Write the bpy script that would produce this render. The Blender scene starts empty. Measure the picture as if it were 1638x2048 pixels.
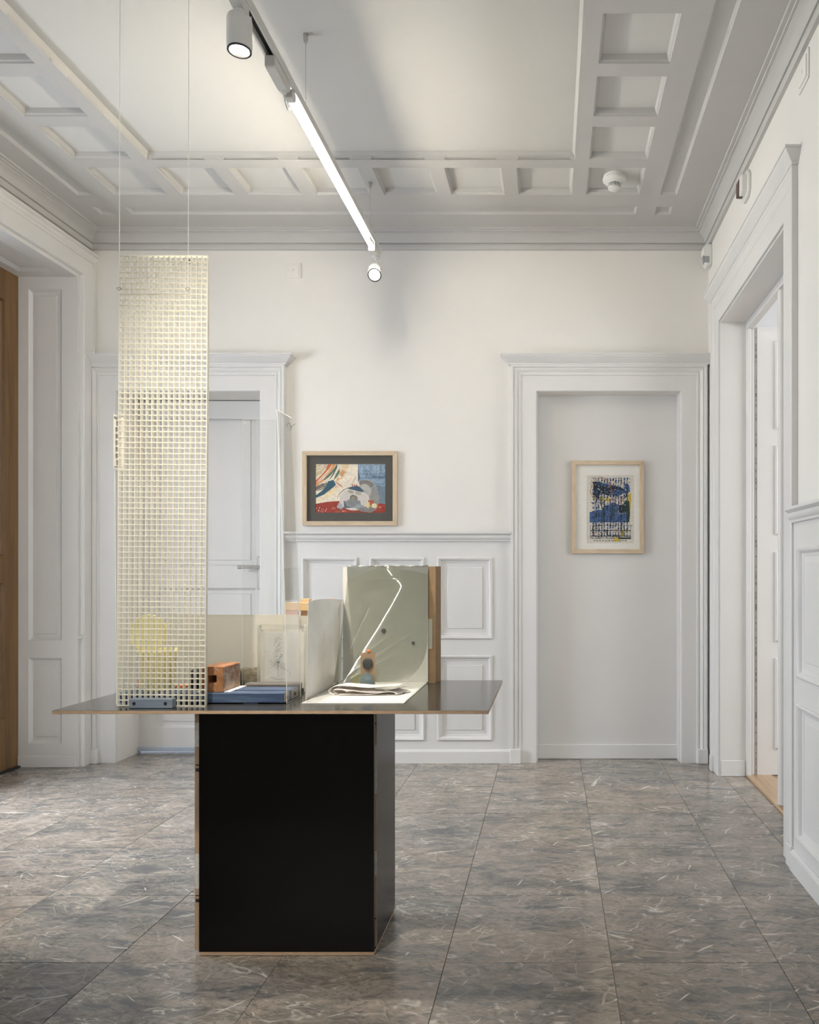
import bpy, bmesh, math, random
from mathutils import Vector, Matrix
random.seed(7)
SC = bpy.context.scene
COL = SC.collection
R = math.radians

# ------------------------------------------------------------------ camera
F_PX = 1600.0                        # focal length in pixels of the 1638 x 2048 frame
cam_d = bpy.data.cameras.new('camera')
cam = bpy.data.objects.new('camera', cam_d); COL.objects.link(cam)
cam_d.sensor_fit = 'HORIZONTAL'; cam_d.sensor_width = 36.0
cam_d.lens = 36.0 * F_PX / 1638.0
cam_d.shift_x = -(1102 - 819) / 1638.0
cam_d.shift_y = (1148 - 1024) / 1638.0
cam_d.clip_start = 0.02
cam.location = (0, 0, 1.1); cam.rotation_euler = (R(90), 0, 0)
SC.camera = cam

# ------------------------------------------------------------------ colour, world, daylight
vs = SC.view_settings
vs.view_transform = 'Standard'; vs.look = 'None'; vs.gamma = 1.0; vs.use_curve_mapping = False
vs.exposure = -0.47
cy = SC.cycles
cy.use_denoising = True; cy.max_bounces = 8; cy.diffuse_bounces = 4; cy.glossy_bounces = 3
cy.use_adaptive_sampling = True; cy.adaptive_threshold = 0.14
cy.transmission_bounces = 4; cy.transparent_max_bounces = 16
cy.caustics_reflective = False; cy.caustics_refractive = False
world = bpy.data.worlds.new('world'); SC.world = world; world.use_nodes = True
bg = world.node_tree.nodes['Background']
bg.inputs[0].default_value = (0.75, 0.85, 1.0, 1); bg.inputs[1].default_value = 1.0

def area(name, loc, target, sx, sy, power, col):
    l = bpy.data.lights.new(name, 'AREA'); l.shape = 'RECTANGLE'; l.size = sx; l.size_y = sy
    l.energy = power; l.color = col
    o = bpy.data.objects.new(name, l); COL.objects.link(o); o.location = loc
    o.rotation_euler = (Vector(target) - Vector(loc)).to_track_quat('-Z', 'Z').to_euler()
    return o
area('daylight_window_behind', (-0.9, -1.45, 1.75), (-0.9, 4.0, 1.2), 2.5, 1.9, 30, (1.0, 0.985, 0.96))
area('daylight_entrance', (-4.0, 3.30, 1.6), (-2.3, 3.4, 0.0), 1.3, 1.8, 235, (0.82, 0.90, 1.0))
area('daylight_next_room', (3.6, 2.8, 1.7), (0.7, 4.3, 1.2), 1.8, 2.0, 95, (0.94, 0.97, 1.0))

# ------------------------------------------------------------------ mesh helpers
ORG = {}
BASIS0 = (Vector((0, 0, 0)), Vector((1, 0, 0)), Vector((0, 1, 0)), Vector((0, 0, 1)))
def PB(b, u, v, w): return b[0] + b[1] * u + b[2] * v + b[3] * w

class MB:
    def __init__(s): s.v = []; s.f = []; s.m = []; s.c = []
    def face(s, pts, m=0, c=None):
        i = len(s.v); s.v += [Vector(p) for p in pts]; s.f.append(list(range(i, i + len(pts)))); s.m.append(m); s.c.append(c)
    def box(s, x0, x1, y0, y1, z0, z1, m=0, b=BASIS0, mside=None):
        i = len(s.v); ms = m if mside is None else mside
        for z in (z0, z1):
            for x, y in ((x0, y0), (x1, y0), (x1, y1), (x0, y1)): s.v.append(PB(b, x, y, z))
        for q, mm in (((3, 2, 1, 0), m), ((4, 5, 6, 7), m), ((0, 1, 5, 4), ms), ((1, 2, 6, 5), ms), ((2, 3, 7, 6), ms), ((3, 0, 4, 7), ms)):
            s.f.append([i + k for k in q]); s.m.append(mm); s.c.append(None)
        return s
    def tube(s, pts, r, n=8, m=0, cap=True):
        pts = [Vector(p) for p in pts]; i0 = len(s.v); rr = r if isinstance(r, (list, tuple)) else [r] * len(pts)
        up = None
        for k, p in enumerate(pts):
            t = (pts[min(k + 1, len(pts) - 1)] - pts[max(k - 1, 0)]).normalized()
            if up is None: up = Vector((0, 0, 1)) if abs(t.z) < .9 else Vector((1, 0, 0))
            a = t.cross(up).normalized(); up2 = a.cross(t).normalized(); up = up2
            for j in range(n):
                an = 2 * math.pi * j / n; s.v.append(p + (a * math.cos(an) + up2 * math.sin(an)) * rr[k])
        for k in range(len(pts) - 1):
            for j in range(n):
                a = i0 + k * n + j; b = i0 + k * n + (j + 1) % n
                s.f.append([a, b, b + n, a + n]); s.m.append(m); s.c.append(None)
        if cap:
            s.f.append([i0 + j for j in range(n)][::-1]); s.m.append(m); s.c.append(None)
            s.f.append([i0 + (len(pts) - 1) * n + j for j in range(n)]); s.m.append(m); s.c.append(None)
        return s
    def lathe(s, prof, c=(0, 0, 0), axis=(0, 0, 1), n=32, mats=None):
        c = Vector(c); ax = Vector(axis).normalized()
        t = Vector((1, 0, 0)) if abs(ax.x) < .9 else Vector((0, 1, 0))
        a = ax.cross(t).normalized(); b = ax.cross(a).normalized(); i0 = len(s.v)
        for (r, h) in prof:
            for j in range(n):
                an = 2 * math.pi * j / n
                s.v.append(c + ax * h + (a * math.cos(an) + b * math.sin(an)) * max(r, 1e-5))
        for k in range(len(prof) - 1):
            for j in range(n):
                p = i0 + k * n + j; q = i0 + k * n + (j + 1) % n
                s.f.append([p, q, q + n, p + n]); s.m.append(mats[k] if mats else 0); s.c.append(None)
        return s
    def sweep(s, path, prof, b, closed=False, m=0):
        n = len(path); i0 = len(s.v); P = [Vector((p[0], p[1])) for p in path]
        nrm = []
        for k in range(n if closed else n - 1):
            d = (P[(k + 1) % n] - P[k]).normalized(); nrm.append(Vector((-d.y, d.x)))
        for k in range(n):
            if closed: a, c = nrm[k - 1], nrm[k]
            else: a = nrm[max(k - 1, 0)]; c = nrm[min(k, n - 2)]
            mt = (a + c) / max(1 + a.dot(c), .15)
            for (u, w) in prof:
                q = P[k] + mt * u; s.v.append(PB(b, q.x, q.y, w))
        L = len(prof)
        for k in range(n if closed else n - 1):
            for j in range(L - 1):
                a = i0 + k * L + j; c = i0 + ((k + 1) % n) * L + j
                s.f.append([a, c, c + 1, a + 1]); s.m.append(m); s.c.append(None)
        return s
    def prism(s, poly, h, b=BASIS0, m=0):
        n = len(poly); i = len(s.v)
        for z in (0, h):
            for (x, y) in poly: s.v.append(PB(b, x, y, z))
        s.f.append([i + k for k in range(n)][::-1]); s.f.append([i + n + k for k in range(n)]); s.m += [m, m]; s.c += [None, None]
        for k in range(n):
            s.f.append([i + k, i + (k + 1) % n, i + n + (k + 1) % n, i + n + k]); s.m.append(m); s.c.append(None)
        return s
    def grid(s, fn, nu, nv, m=0):
        i0 = len(s.v)
        for j in range(nv + 1):
            for i in range(nu + 1): s.v.append(Vector(fn(i / nu, j / nv)))
        for j in range(nv):
            for i in range(nu):
                a = i0 + j * (nu + 1) + i
                s.f.append([a, a + 1, a + nu + 2, a + nu + 1]); s.m.append(m); s.c.append(None)
        return s
    def mesh(s, name, mats, org=Vector((0, 0, 0)), bevel=0, smooth=None, weld=True, seg=1):
        me = bpy.data.meshes.new(name)
        me.from_pydata([v - org for v in s.v], [], s.f)
        for i, p in enumerate(me.polygons): p.material_index = s.m[i]
        if any(c is not None for c in s.c):
            at = me.color_attributes.new('Col', 'FLOAT_COLOR', 'CORNER'); k = 0
            for i, p in enumerate(me.polygons):
                c = s.c[i] or (1, 1, 1)
                for _ in p.vertices: at.data[k].color = (*c, 1); k += 1
        for mt in (mats if isinstance(mats, (list, tuple)) else [mats]): me.materials.append(mt)
        bm = bmesh.new(); bm.from_mesh(me)
        if weld: bmesh.ops.remove_doubles(bm, verts=bm.verts, dist=1e-5)
        if weld: bmesh.ops.recalc_face_normals(bm, faces=bm.faces)
        if bevel:
            es = [e for e in bm.edges if len(e.link_faces) == 2 and e.calc_face_angle(0) > .6]
            bmesh.ops.bevel(bm, geom=es, offset=bevel, segments=seg, affect='EDGES', profile=.5, clamp_overlap=True)
        bm.to_mesh(me); bm.free()
        if smooth:
            me.shade_smooth(); me.set_sharp_from_angle(angle=R(smooth))
        return me
    def build(s, name, mats, parent=None, **k):
        org = ORG.get(parent.name, Vector((0, 0, 0))) if parent else Vector((0, 0, 0))
        o = bpy.data.objects.new(name, s.mesh(name, mats, org, **k)); COL.objects.link(o)
        if parent: o.parent = parent
        ORG[o.name] = org
        return o

def tag(o, label, cat=None, kind=None, group=None):
    o['label'] = label
    if cat: o['category'] = cat
    if kind: o['kind'] = kind
    if group: o['group'] = group
    return o
def thing(name, loc, label, cat, kind=None, group=None):
    o = bpy.data.objects.new(name, None); COL.objects.link(o); o.location = loc; o.empty_display_size = .05
    ORG[o.name] = Vector(loc)
    return tag(o, label, cat, kind, group)
def wrap(a, b, c): return (Vector(a), Vector(b), Vector(c), Vector(b).cross(Vector(c)))
def XW(px, d): return (px - 1102) * d / F_PX            # metres to the side of the lens axis at distance d
def ZW(py, d): return 1.1 - (py - 1148) * d / F_PX      # height at distance d

# ------------------------------------------------------------------ materials
MATS = {}
def newmat(name):
    m = bpy.data.materials.new(name); m.use_nodes = True; nt = m.node_tree
    return m, nt, nt.nodes, nt.links, nt.nodes['Principled BSDF']
def node(nt, typ, **k):
    n = nt.nodes.new(typ)
    for a, v in k.items():
        if a.startswith('i_'): n.inputs[a[2:].replace('_', ' ')].default_value = v
        else: setattr(n, a, v)
    return n
def ramp(nt, fac, stops, interp='LINEAR'):
    r = nt.nodes.new('ShaderNodeValToRGB'); r.color_ramp.interpolation = interp
    e = r.color_ramp.elements
    while len(e) < len(stops): e.new(.5)
    for k, (p, c) in enumerate(stops): e[k].position = p; e[k].color = (*c, 1) if len(c) == 3 else c
    nt.links.new(fac, r.inputs[0]); return r
def mixc(nt, fac, a, b, mode='MIX'):
    n = nt.nodes.new('ShaderNodeMix'); n.data_type = 'RGBA'; n.blend_type = mode
    for sock, val in ((n.inputs[0], fac), (n.inputs[6], a), (n.inputs[7], b)):
        if hasattr(val, 'links'): nt.links.new(val, sock)
        else: sock.default_value = val if isinstance(val, float) else (*val, 1)
    return n.outputs[2]
def coords(nt, scale=(1, 1, 1), kind='Object', offset_random=0.0):
    tc = nt.nodes.new('ShaderNodeTexCoord'); mp = nt.nodes.new('ShaderNodeMapping'); mp.inputs['Scale'].default_value = scale
    src = tc.outputs[kind]
    if offset_random:
        oi = nt.nodes.new('ShaderNodeObjectInfo'); mul = nt.nodes.new('ShaderNodeMath'); mul.operation = 'MULTIPLY'; mul.inputs[1].default_value = offset_random
        nt.links.new(oi.outputs['Random'], mul.inputs[0])
        ad = nt.nodes.new('ShaderNodeVectorMath'); nt.links.new(src, ad.inputs[0]); nt.links.new(mul.outputs[0], ad.inputs[1]); src = ad.outputs[0]
    nt.links.new(src, mp.inputs[0]); return mp.outputs[0]
def noise(nt, vec, scale, detail=3, rough=.5, dist=0.0):
    n = nt.nodes.new('ShaderNodeTexNoise'); n.inputs['Scale'].default_value = scale; n.inputs['Detail'].default_value = detail
    n.inputs['Roughness'].default_value = rough; n.inputs['Distortion'].default_value = dist
    nt.links.new(vec, n.inputs['Vector']); return n.outputs['Fac']
def bump(nt, h, p, strength=.2, dist=.002):
    b = nt.nodes.new('ShaderNodeBump'); b.inputs['Strength'].default_value = strength; b.inputs['Distance'].default_value = dist
    nt.links.new(h, b.inputs['Height']); nt.links.new(b.outputs[0], p.inputs['Normal'])
def plain(name, col, rough=.5, metal=0.0, var=.04, scale=20, bmp=0.0, spec=.5, bscale=None, bdist=.002):
    if name in MATS: return MATS[name]
    m, nt, N, L, p = newmat(name)
    v = coords(nt); f = noise(nt, v, scale, 4)
    c0 = tuple(max(0, c * (1 - var)) for c in col); c1 = tuple(min(1, c * (1 + var)) for c in col)
    r = ramp(nt, f, [(.3, c0), (.7, c1)]); L.new(r.outputs[0], p.inputs['Base Color'])
    p.inputs['Roughness'].default_value = rough; p.inputs['Metallic'].default_value = metal; p.inputs['Specular IOR Level'].default_value = spec
    if bmp: bump(nt, noise(nt, v, bscale or scale * 6, 3), p, bmp, bdist)
    MATS[name] = m; return m
def wood(name, c0, c1, axis=0, scale=30, stretch=12, rough=.5, bmp=.05):
    m, nt, N, L, p = newmat(name)
    s = [1.0, 1.0, 1.0]; s[axis] = 1.0 / stretch
    v = coords(nt, tuple(s)); f = noise(nt, v, scale, 5, .6, .6); f2 = noise(nt, v, scale * 4, 3, .6)
    r = ramp(nt, f, [(.28, c0), (.5, tuple((a + b) / 2 for a, b in zip(c0, c1))), (.72, c1)])
    r2 = ramp(nt, f2, [(.35, (.82, .82, .82)), (.65, (1, 1, 1))])
    L.new(mixc(nt, 1.0, r.outputs[0], r2.outputs[0], 'MULTIPLY'), p.inputs['Base Color'])
    p.inputs['Roughness'].default_value = rough
    bump(nt, f2, p, bmp, .001); MATS[name] = m; return m
def ply(name, axis, pitch=.0016):
    m, nt, N, L, p = newmat(name)
    tc = nt.nodes.new('ShaderNodeTexCoord'); sx = nt.nodes.new('ShaderNodeSeparateXYZ'); L.new(tc.outputs['Object'], sx.inputs[0])
    md = node(nt, 'ShaderNodeMath', operation='MULTIPLY'); md.inputs[1].default_value = 1 / (2 * pitch); L.new(sx.outputs[axis], md.inputs[0])
    fr = node(nt, 'ShaderNodeMath', operation='FRACT'); L.new(md.outputs[0], fr.inputs[0])
    st = ramp(nt, fr.outputs[0], [(.42, (.62, .44, .29)), (.5, (.36, .23, .14)), (.58, (.36, .23, .14)), (.66, (.70, .52, .36))])
    s = [40, 40, 40]; s[axis] = 200
    f = noise(nt, coords(nt, tuple(q / 40 for q in s)), 40, 3)
    r2 = ramp(nt, f, [(.3, (.80, .78, .76)), (.7, (1.05, 1.03, 1.0))])
    L.new(mixc(nt, 1.0, st.outputs[0], r2.outputs[0], 'MULTIPLY'), p.inputs['Base Color']); p.inputs['Roughness'].default_value = .6
    MATS[name] = m; return m
def emit(name, col, strength):
    m, nt, N, L, p = newmat(name)
    p.inputs['Base Color'].default_value = (*col, 1); p.inputs['Emission Color'].default_value = (*col, 1); p.inputs['Emission Strength'].default_value = strength
    f = noise(nt, coords(nt), 3, 1); r = ramp(nt, f, [(0, tuple(c * .98 for c in col)), (1, col)]); L.new(r.outputs[0], p.inputs['Emission Color'])
    MATS[name] = m; return m
def sheet(name, tint, gloss_rough=.03, ior=1.49, haze=0.0, hazecol=(.9, .9, .88), translucent=0.0, spec_mul=1.0, wrinkle=0.0):
    """thin clear or tinted sheet: light passes straight through it, its two faces mirror by the Fresnel law"""
    m, nt, N, L, p = newmat(name); N.remove(p); out = N['Material Output']
    tr = N.new('ShaderNodeBsdfTransparent'); f = noise(nt, coords(nt), 9, 2)
    r = ramp(nt, f, [(.2, tuple(c * .985 for c in tint)), (.8, tint)]); L.new(r.outputs[0], tr.inputs[0])
    base = tr.outputs[0]
    if haze:
        df = N.new('ShaderNodeBsdfDiffuse'); df.inputs[0].default_value = (*hazecol, 1); h = df.outputs[0]
        if translucent:
            tl = N.new('ShaderNodeBsdfTranslucent'); tl.inputs[0].default_value = (*hazecol, 1)
            mm = N.new('ShaderNodeMixShader'); mm.inputs[0].default_value = translucent; L.new(h, mm.inputs[1]); L.new(tl.outputs[0], mm.inputs[2]); h = mm.outputs[0]
        mx = N.new('ShaderNodeMixShader'); mx.inputs[0].default_value = haze; L.new(base, mx.inputs[1]); L.new(h, mx.inputs[2]); base = mx.outputs[0]
    gl = N.new('ShaderNodeBsdfGlossy'); gl.inputs['Roughness'].default_value = gloss_rough
    fr = N.new('ShaderNodeLayerWeight'); fr.inputs[0].default_value = .5; f0 = ((ior - 1) / (ior + 1)) ** 2 * spec_mul
    pw = node(nt, 'ShaderNodeMath', operation='POWER'); pw.inputs[1].default_value = 5.0; L.new(fr.outputs['Facing'], pw.inputs[0])
    mu = node(nt, 'ShaderNodeMath', operation='MULTIPLY_ADD', use_clamp=True); mu.inputs[1].default_value = 1 - f0; mu.inputs[2].default_value = f0; L.new(pw.outputs[0], mu.inputs[0])
    if wrinkle:
        b = N.new('ShaderNodeBump'); b.inputs['Strength'].default_value = wrinkle; b.inputs['Distance'].default_value = .004
        L.new(noise(nt, coords(nt, (1, 1, .5)), 14, 3, .5, .8), b.inputs['Height']); L.new(b.outputs[0], gl.inputs['Normal'])
    mx2 = N.new('ShaderNodeMixShader'); L.new(mu.outputs[0], mx2.inputs[0]); L.new(base, mx2.inputs[1]); L.new(gl.outputs[0], mx2.inputs[2])
    L.new(mx2.outputs[0], out.inputs[0]); MATS[name] = m; return m
def artmat(name, var=.25, scale=60):
    m, nt, N, L, p = newmat(name)
    at = node(nt, 'ShaderNodeVertexColor', layer_name='Col')
    f = noise(nt, coords(nt), scale, 5, .65, .8); r = ramp(nt, f, [(.3, (1 - var,) * 3), (.65, (1.0, 1.0, 1.0))])
    L.new(mixc(nt, 1.0, at.outputs[0], r.outputs[0], 'MULTIPLY'), p.inputs['Base Color']); p.inputs['Roughness'].default_value = .7
    MATS[name] = m; return m
def marble():
    m, nt, N, L, p = newmat('grey_brown_marble')
    oi = N.new('ShaderNodeObjectInfo')
    v = coords(nt, (1, 1, 1), 'Object', 37.0)
    wn = nt.nodes.new('ShaderNodeTexNoise'); wn.inputs['Scale'].default_value = 3.2; wn.inputs['Detail'].default_value = 2; L.new(v, wn.inputs['Vector'])
    wm = node(nt, 'ShaderNodeVectorMath', operation='MULTIPLY_ADD'); wm.inputs[1].default_value = (.13, .11, 0); L.new(wn.outputs['Color'], wm.inputs[0]); L.new(v, wm.inputs[2]); vw = wm.outputs[0]
    def mapped(vec, rot, sc):
        q0 = N.new('ShaderNodeMapping'); q0.inputs['Rotation'].default_value = (0, 0, R(rot)); L.new(vec, q0.inputs[0])
        q = N.new('ShaderNodeMapping'); q.inputs['Scale'].default_value = (*sc, 1); L.new(q0.outputs[0], q.inputs[0]); return q.outputs[0]
    f1 = noise(nt, mapped(vw, 4, (3.2, 7.0)), 1.0, 8, .72, .7)      # taupe to grey beds drawn out sideways
    base = ramp(nt, f1, [(.30, (.115, .114, .114)), (.42, (.205, .190, .172)), (.52, (.295, .258, .222)), (.64, (.345, .310, .272)), (.76, (.42, .39, .35))])
    f2 = noise(nt, mapped(vw, 14, (30, 54)), 1.0, 6, .75, 1.0)
    fine = ramp(nt, f2, [(.34, (.55, .56, .57)), (.50, (1, 1, 1)), (.66, (1.25, 1.23, 1.20))])
    col = mixc(nt, 1.0, base.outputs[0], fine.outputs[0], 'MULTIPLY')
    def streak(rot, sc, lo, hi, amt, c, det=2):
        nonlocal col
        f = noise(nt, mapped(vw, rot, sc), 1.0, det, .5, .12); k = ramp(nt, f, [(lo, (0, 0, 0)), (hi, (amt, amt, amt))]); col = mixc(nt, k.outputs[0], col, c)
    streak(3, (4.5, 15), .60, .66, .70, (.105, .112, .118), 4)       # blue-grey clots
    streak(-14, (7, 22), .62, .68, .65, (.105, .108, .112), 4)
    streak(26, (9, 95), .655, .69, .6, (.085, .083, .08), 3); streak(-35, (11, 105), .66, .69, .6, (.085, .083, .08), 3)
    ve = nt.nodes.new('ShaderNodeTexVoronoi'); ve.feature = 'DISTANCE_TO_EDGE'; ve.inputs['Scale'].default_value = 1.0; L.new(mapped(vw, 18, (9, 15)), ve.inputs['Vector'])
    ck = ramp(nt, ve.outputs['Distance'], [(0, (.55,) * 3), (.028, (0, 0, 0))]); mk = ramp(nt, noise(nt, v, 5.0, 3), [(.50, (0, 0, 0)), (.60, (1, 1, 1))])
    q = node(nt, 'ShaderNodeMath', operation='MULTIPLY'); L.new(ck.outputs[0], q.inputs[0]); L.new(mk.outputs[0], q.inputs[1]); col = mixc(nt, q.outputs[0], col, (.50, .46, .40))
    def iso(rot, sc, width, ms, lo, hi, amt):
        nonlocal col
        a = noise(nt, mapped(vw, rot, sc), 1.0, 2.5, .6, .3)
        sb = node(nt, 'ShaderNodeMath', operation='SUBTRACT'); sb.inputs[1].default_value = .5; L.new(a, sb.inputs[0])
        ab = node(nt, 'ShaderNodeMath', operation='ABSOLUTE'); L.new(sb.outputs[0], ab.inputs[0])
        ln = ramp(nt, ab.outputs[0], [(0, (amt,) * 3), (width, (0, 0, 0))]); mk = ramp(nt, noise(nt, v, ms, 3, .6), [(lo, (0, 0, 0)), (hi, (1, 1, 1))])
        k = node(nt, 'ShaderNodeMath', operation='MULTIPLY'); L.new(ln.outputs[0], k.inputs[0]); L.new(mk.outputs[0], k.inputs[1]); col = mixc(nt, k.outputs[0], col, (.78, .73, .65))
    for rot, sc, lo, hi, amt in ((5, (4, 62), .70, .725, .95), (-22, (4, 56), .70, .725, .95), (15, (10, 110), .69, .73, .75), (-48, (4.5, 50), .705, .73, .95), (40, (6, 66), .71, .735, .95), (-68, (5, 60), .71, .735, .95)):
        streak(rot, sc, lo, hi, amt * .85, (.74, .69, .61), 4)
    iso(10, (3.0, 7.0), .012, 6.0, .56, .63, .55); iso(-30, (4, 6), .009, 7.0, .57, .63, .55); iso(5, (8, 22), .022, 8.0, .54, .62, .5)
    col = mixc(nt, 1.0, col, oi.outputs['Color'], 'MULTIPLY')
    L.new(col, p.inputs['Base Color'])
    rr = ramp(nt, f2, [(.3, (.15,) * 3), (.7, (.24,) * 3)]); L.new(rr.outputs[0], p.inputs['Roughness']); p.inputs['Specular IOR Level'].default_value = .6
    bump(nt, noise(nt, v, 5, 2), p, .03, .01)
    MATS['marble'] = m; return m

M_WALL = plain('wall_paint_warm_white', (.80, .775, .735), .75, var=.012, scale=2.5, bmp=.04, bscale=180, bdist=.001)
M_TRIM = plain('trim_paint_pale_grey', (.73, .718, .70), .42, var=.015, scale=4, bmp=.05, bscale=90, bdist=.001)
M_CEIL = plain('ceiling_paint_grey_white', (.53, .52, .50), .6, var=.012, scale=3, bmp=.04, bscale=120, bdist=.001)
M_CEILP = plain('ceiling_panel_paint', (.65, .64, .61), .7, var=.01, scale=2, bmp=.03, bscale=150, bdist=.001)
M_NEXT = plain('next_room_white', (.82, .82, .81), .7, var=.01, scale=2)
M_MARBLE = marble()
M_GROUT = plain('sandy_grout', (.40, .33, .22), .9, var=.1, scale=60)
M_OAKF = wood('oak_floor', (.42, .27, .15), (.60, .43, .27), axis=1, scale=18, stretch=14, rough=.35)
M_BROWN = wood('brown_varnished_wood', (.15, .078, .028), (.29, .165, .065), axis=2, scale=14, stretch=16, rough=.4)
M_METAL = plain('brushed_steel', (.55, .54, .52), .3, 1.0, .03)
M_WHITEP = plain('white_plastic', (.78, .77, .73), .4, var=.01, scale=5)
M_TRACK = plain('track_white_enamel', (.66, .65, .61), .4, var=.01, scale=5)
M_BLACKP = plain('black_plastic', (.018, .018, .018), .4)
M_DARKRED = plain('dark_red_lens', (.07, .018, .015), .15)
M_FILMPLY = plain('black_film_faced_ply', (.0035, .0032, .003), .25, var=.12, scale=12, bmp=.08, bscale=500, bdist=.0003, spec=.22)
M_FILMTOP = plain('dark_film_table_face', (.046, .043, .040), .13, var=.10, scale=9, bmp=.1, bscale=420, bdist=.0003)
M_PLYZ = ply('ply_edge_horizontal', 2)
M_PLYX = ply('ply_edge_upright', 0)
M_PLYY = ply('ply_edge_upright_side', 1)
M_FILLER = plain('white_filler', (.78, .74, .68), .8, var=.12, scale=90)
M_PENCIL = plain('black_marker', (.03, .03, .035), .6)
M_GRID = None
M_BLUE = None

# ------------------------------------------------------------------ room dimensions
YB, XL, XR, YN = 4.68, -2.69, 0.92, -1.25        # back, left, right, near wall planes
ZC = 3.09                                         # soffit of the ceiling ribs
BW = wrap((0, YB, 0), (1, 0, 0), (0, 0, 1))       # back wall: u = x, v = z, w towards the room
LW = wrap((XL, 0, 0), (0, 1, 0), (0, 0, 1))       # left wall: u = y
RW = wrap((XR, 0, 0), (0, -1, 0), (0, 0, 1))      # right wall: u = -y
NW = wrap((0, YN, 0), (-1, 0, 0), (0, 0, 1))      # near wall behind the camera: u = -x
CB = wrap((0, 0, ZC), (1, 0, 0), (0, -1, 0))      # ceiling: u = x, v = -y, w downwards

def cells(u0, u1, v0, v1, holes):
    us = sorted({u0, u1, *[h[0] for h in holes], *[h[1] for h in holes]}); vv = sorted({v0, v1, *[h[2] for h in holes], *[h[3] for h in holes]})
    us = [u for u in us if u0 - 1e-9 <= u <= u1 + 1e-9]; vv = [v for v in vv if v0 - 1e-9 <= v <= v1 + 1e-9]
    for i in range(len(us) - 1):
        for j in range(len(vv) - 1):
            cu, cv = (us[i] + us[i + 1]) / 2, (vv[j] + vv[j + 1]) / 2
            if not any(h[0] < cu < h[1] and h[2] < cv < h[3] for h in holes): yield us[i], us[i + 1], vv[j], vv[j + 1]
def holed(b, u0, u1, v0, v1, holes, t):
    mb = MB()
    for a, c, d, e in cells(u0, u1, v0, v1, holes):
        for w in (0, -t): mb.face([PB(b, a, d, w), PB(b, c, d, w), PB(b, c, e, w), PB(b, a, e, w)])
    for a, c, d, e in list(holes) + [(u0, u1, v0, v1)]:
        for p, q in (((a, d), (c, d)), ((c, d), (c, e)), ((c, e), (a, e)), ((a, e), (a, d))):
            if p[1] == q[1] == 0: continue
            mb.face([PB(b, *p, 0), PB(b, *q, 0), PB(b, *q, -t), PB(b, *p, -t)])
    return mb
def panelled(mb, b, u0, u1, v0, v1, rects, t):
    for a, c, d, e in cells(u0, u1, v0, v1, [r[:4] for r in rects]):
        mb.face([PB(b, a, d, 0), PB(b, c, d, 0), PB(b, c, e, 0), PB(b, a, e, 0)])
    for p, q in (((u0, v0), (u1, v0)), ((u1, v0), (u1, v1)), ((u1, v1), (u0, v1)), ((u0, v1), (u0, v0))):
        mb.face([PB(b, *p, 0), PB(b, *q, 0), PB(b, *q, -t), PB(b, *p, -t)])
    mb.face([PB(b, u0, v0, -t), PB(b, u1, v0, -t), PB(b, u1, v1, -t), PB(b, u0, v1, -t)])
    return mb
def panel(b, r, prof, name, mat, parent, fieldmat=None):
    """a recessed panel with its moulding, set into a board"""
    a, c, d, e = r[:4]; mb = MB(); mb.sweep([(a, d), (c, d), (c, e), (a, e)], prof, b, True)
    u, w = prof[-1]
    mb.face([PB(b, a + u, d + u, w), PB(b, c - u, d + u, w), PB(b, c - u, e - u, w), PB(b, a + u, e - u, w)], 1 if fieldmat else 0)
    return mb.build(name, [mat, fieldmat] if fieldmat else mat, parent, smooth=35)
P_WAIN = [(0, 0), (0, .007), (.005, .010), (.011, .008), (.017, 0), (.022, -.007), (.030, -.009), (.034, -.013), (.058, -.013), (.061, -.008)]
P_RECESS = [(0, 0), (.002, -.004), (.010, -.010), (.014, -.018), (.034, -.018), (.038, -.011)]
P_LEAF = [(0, 0), (0, .008), (.008, .014), (.016, .010), (.022, -.004), (.026, -.010)]
P_COFFER = [(0, 0), (.004, .0), (.006, -.006), (.012, -.010), (.014, -.016), (.018, -.030)]
P_THIN = [(0, 0), (.003, -.005), (.008, -.008), (.012, -.012)]
P_CASE = [(0, 0), (0, .019), (.004, .024), (.090, .024), (.093, .030), (.101, .031), (.104, .027), (.110, .027), (.116, .036), (.126, .041), (.132, .037), (.137, .046), (.150, .046), (.150, 0)]
P_CROWN = [(-.046, 0), (.004, 0), (.004, .007), (.010, .010), (.018, .018), (.032, .030), (.042, .040), (.043, .046), (.048, .046), (.048, .054), (-.046, .054)]

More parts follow.
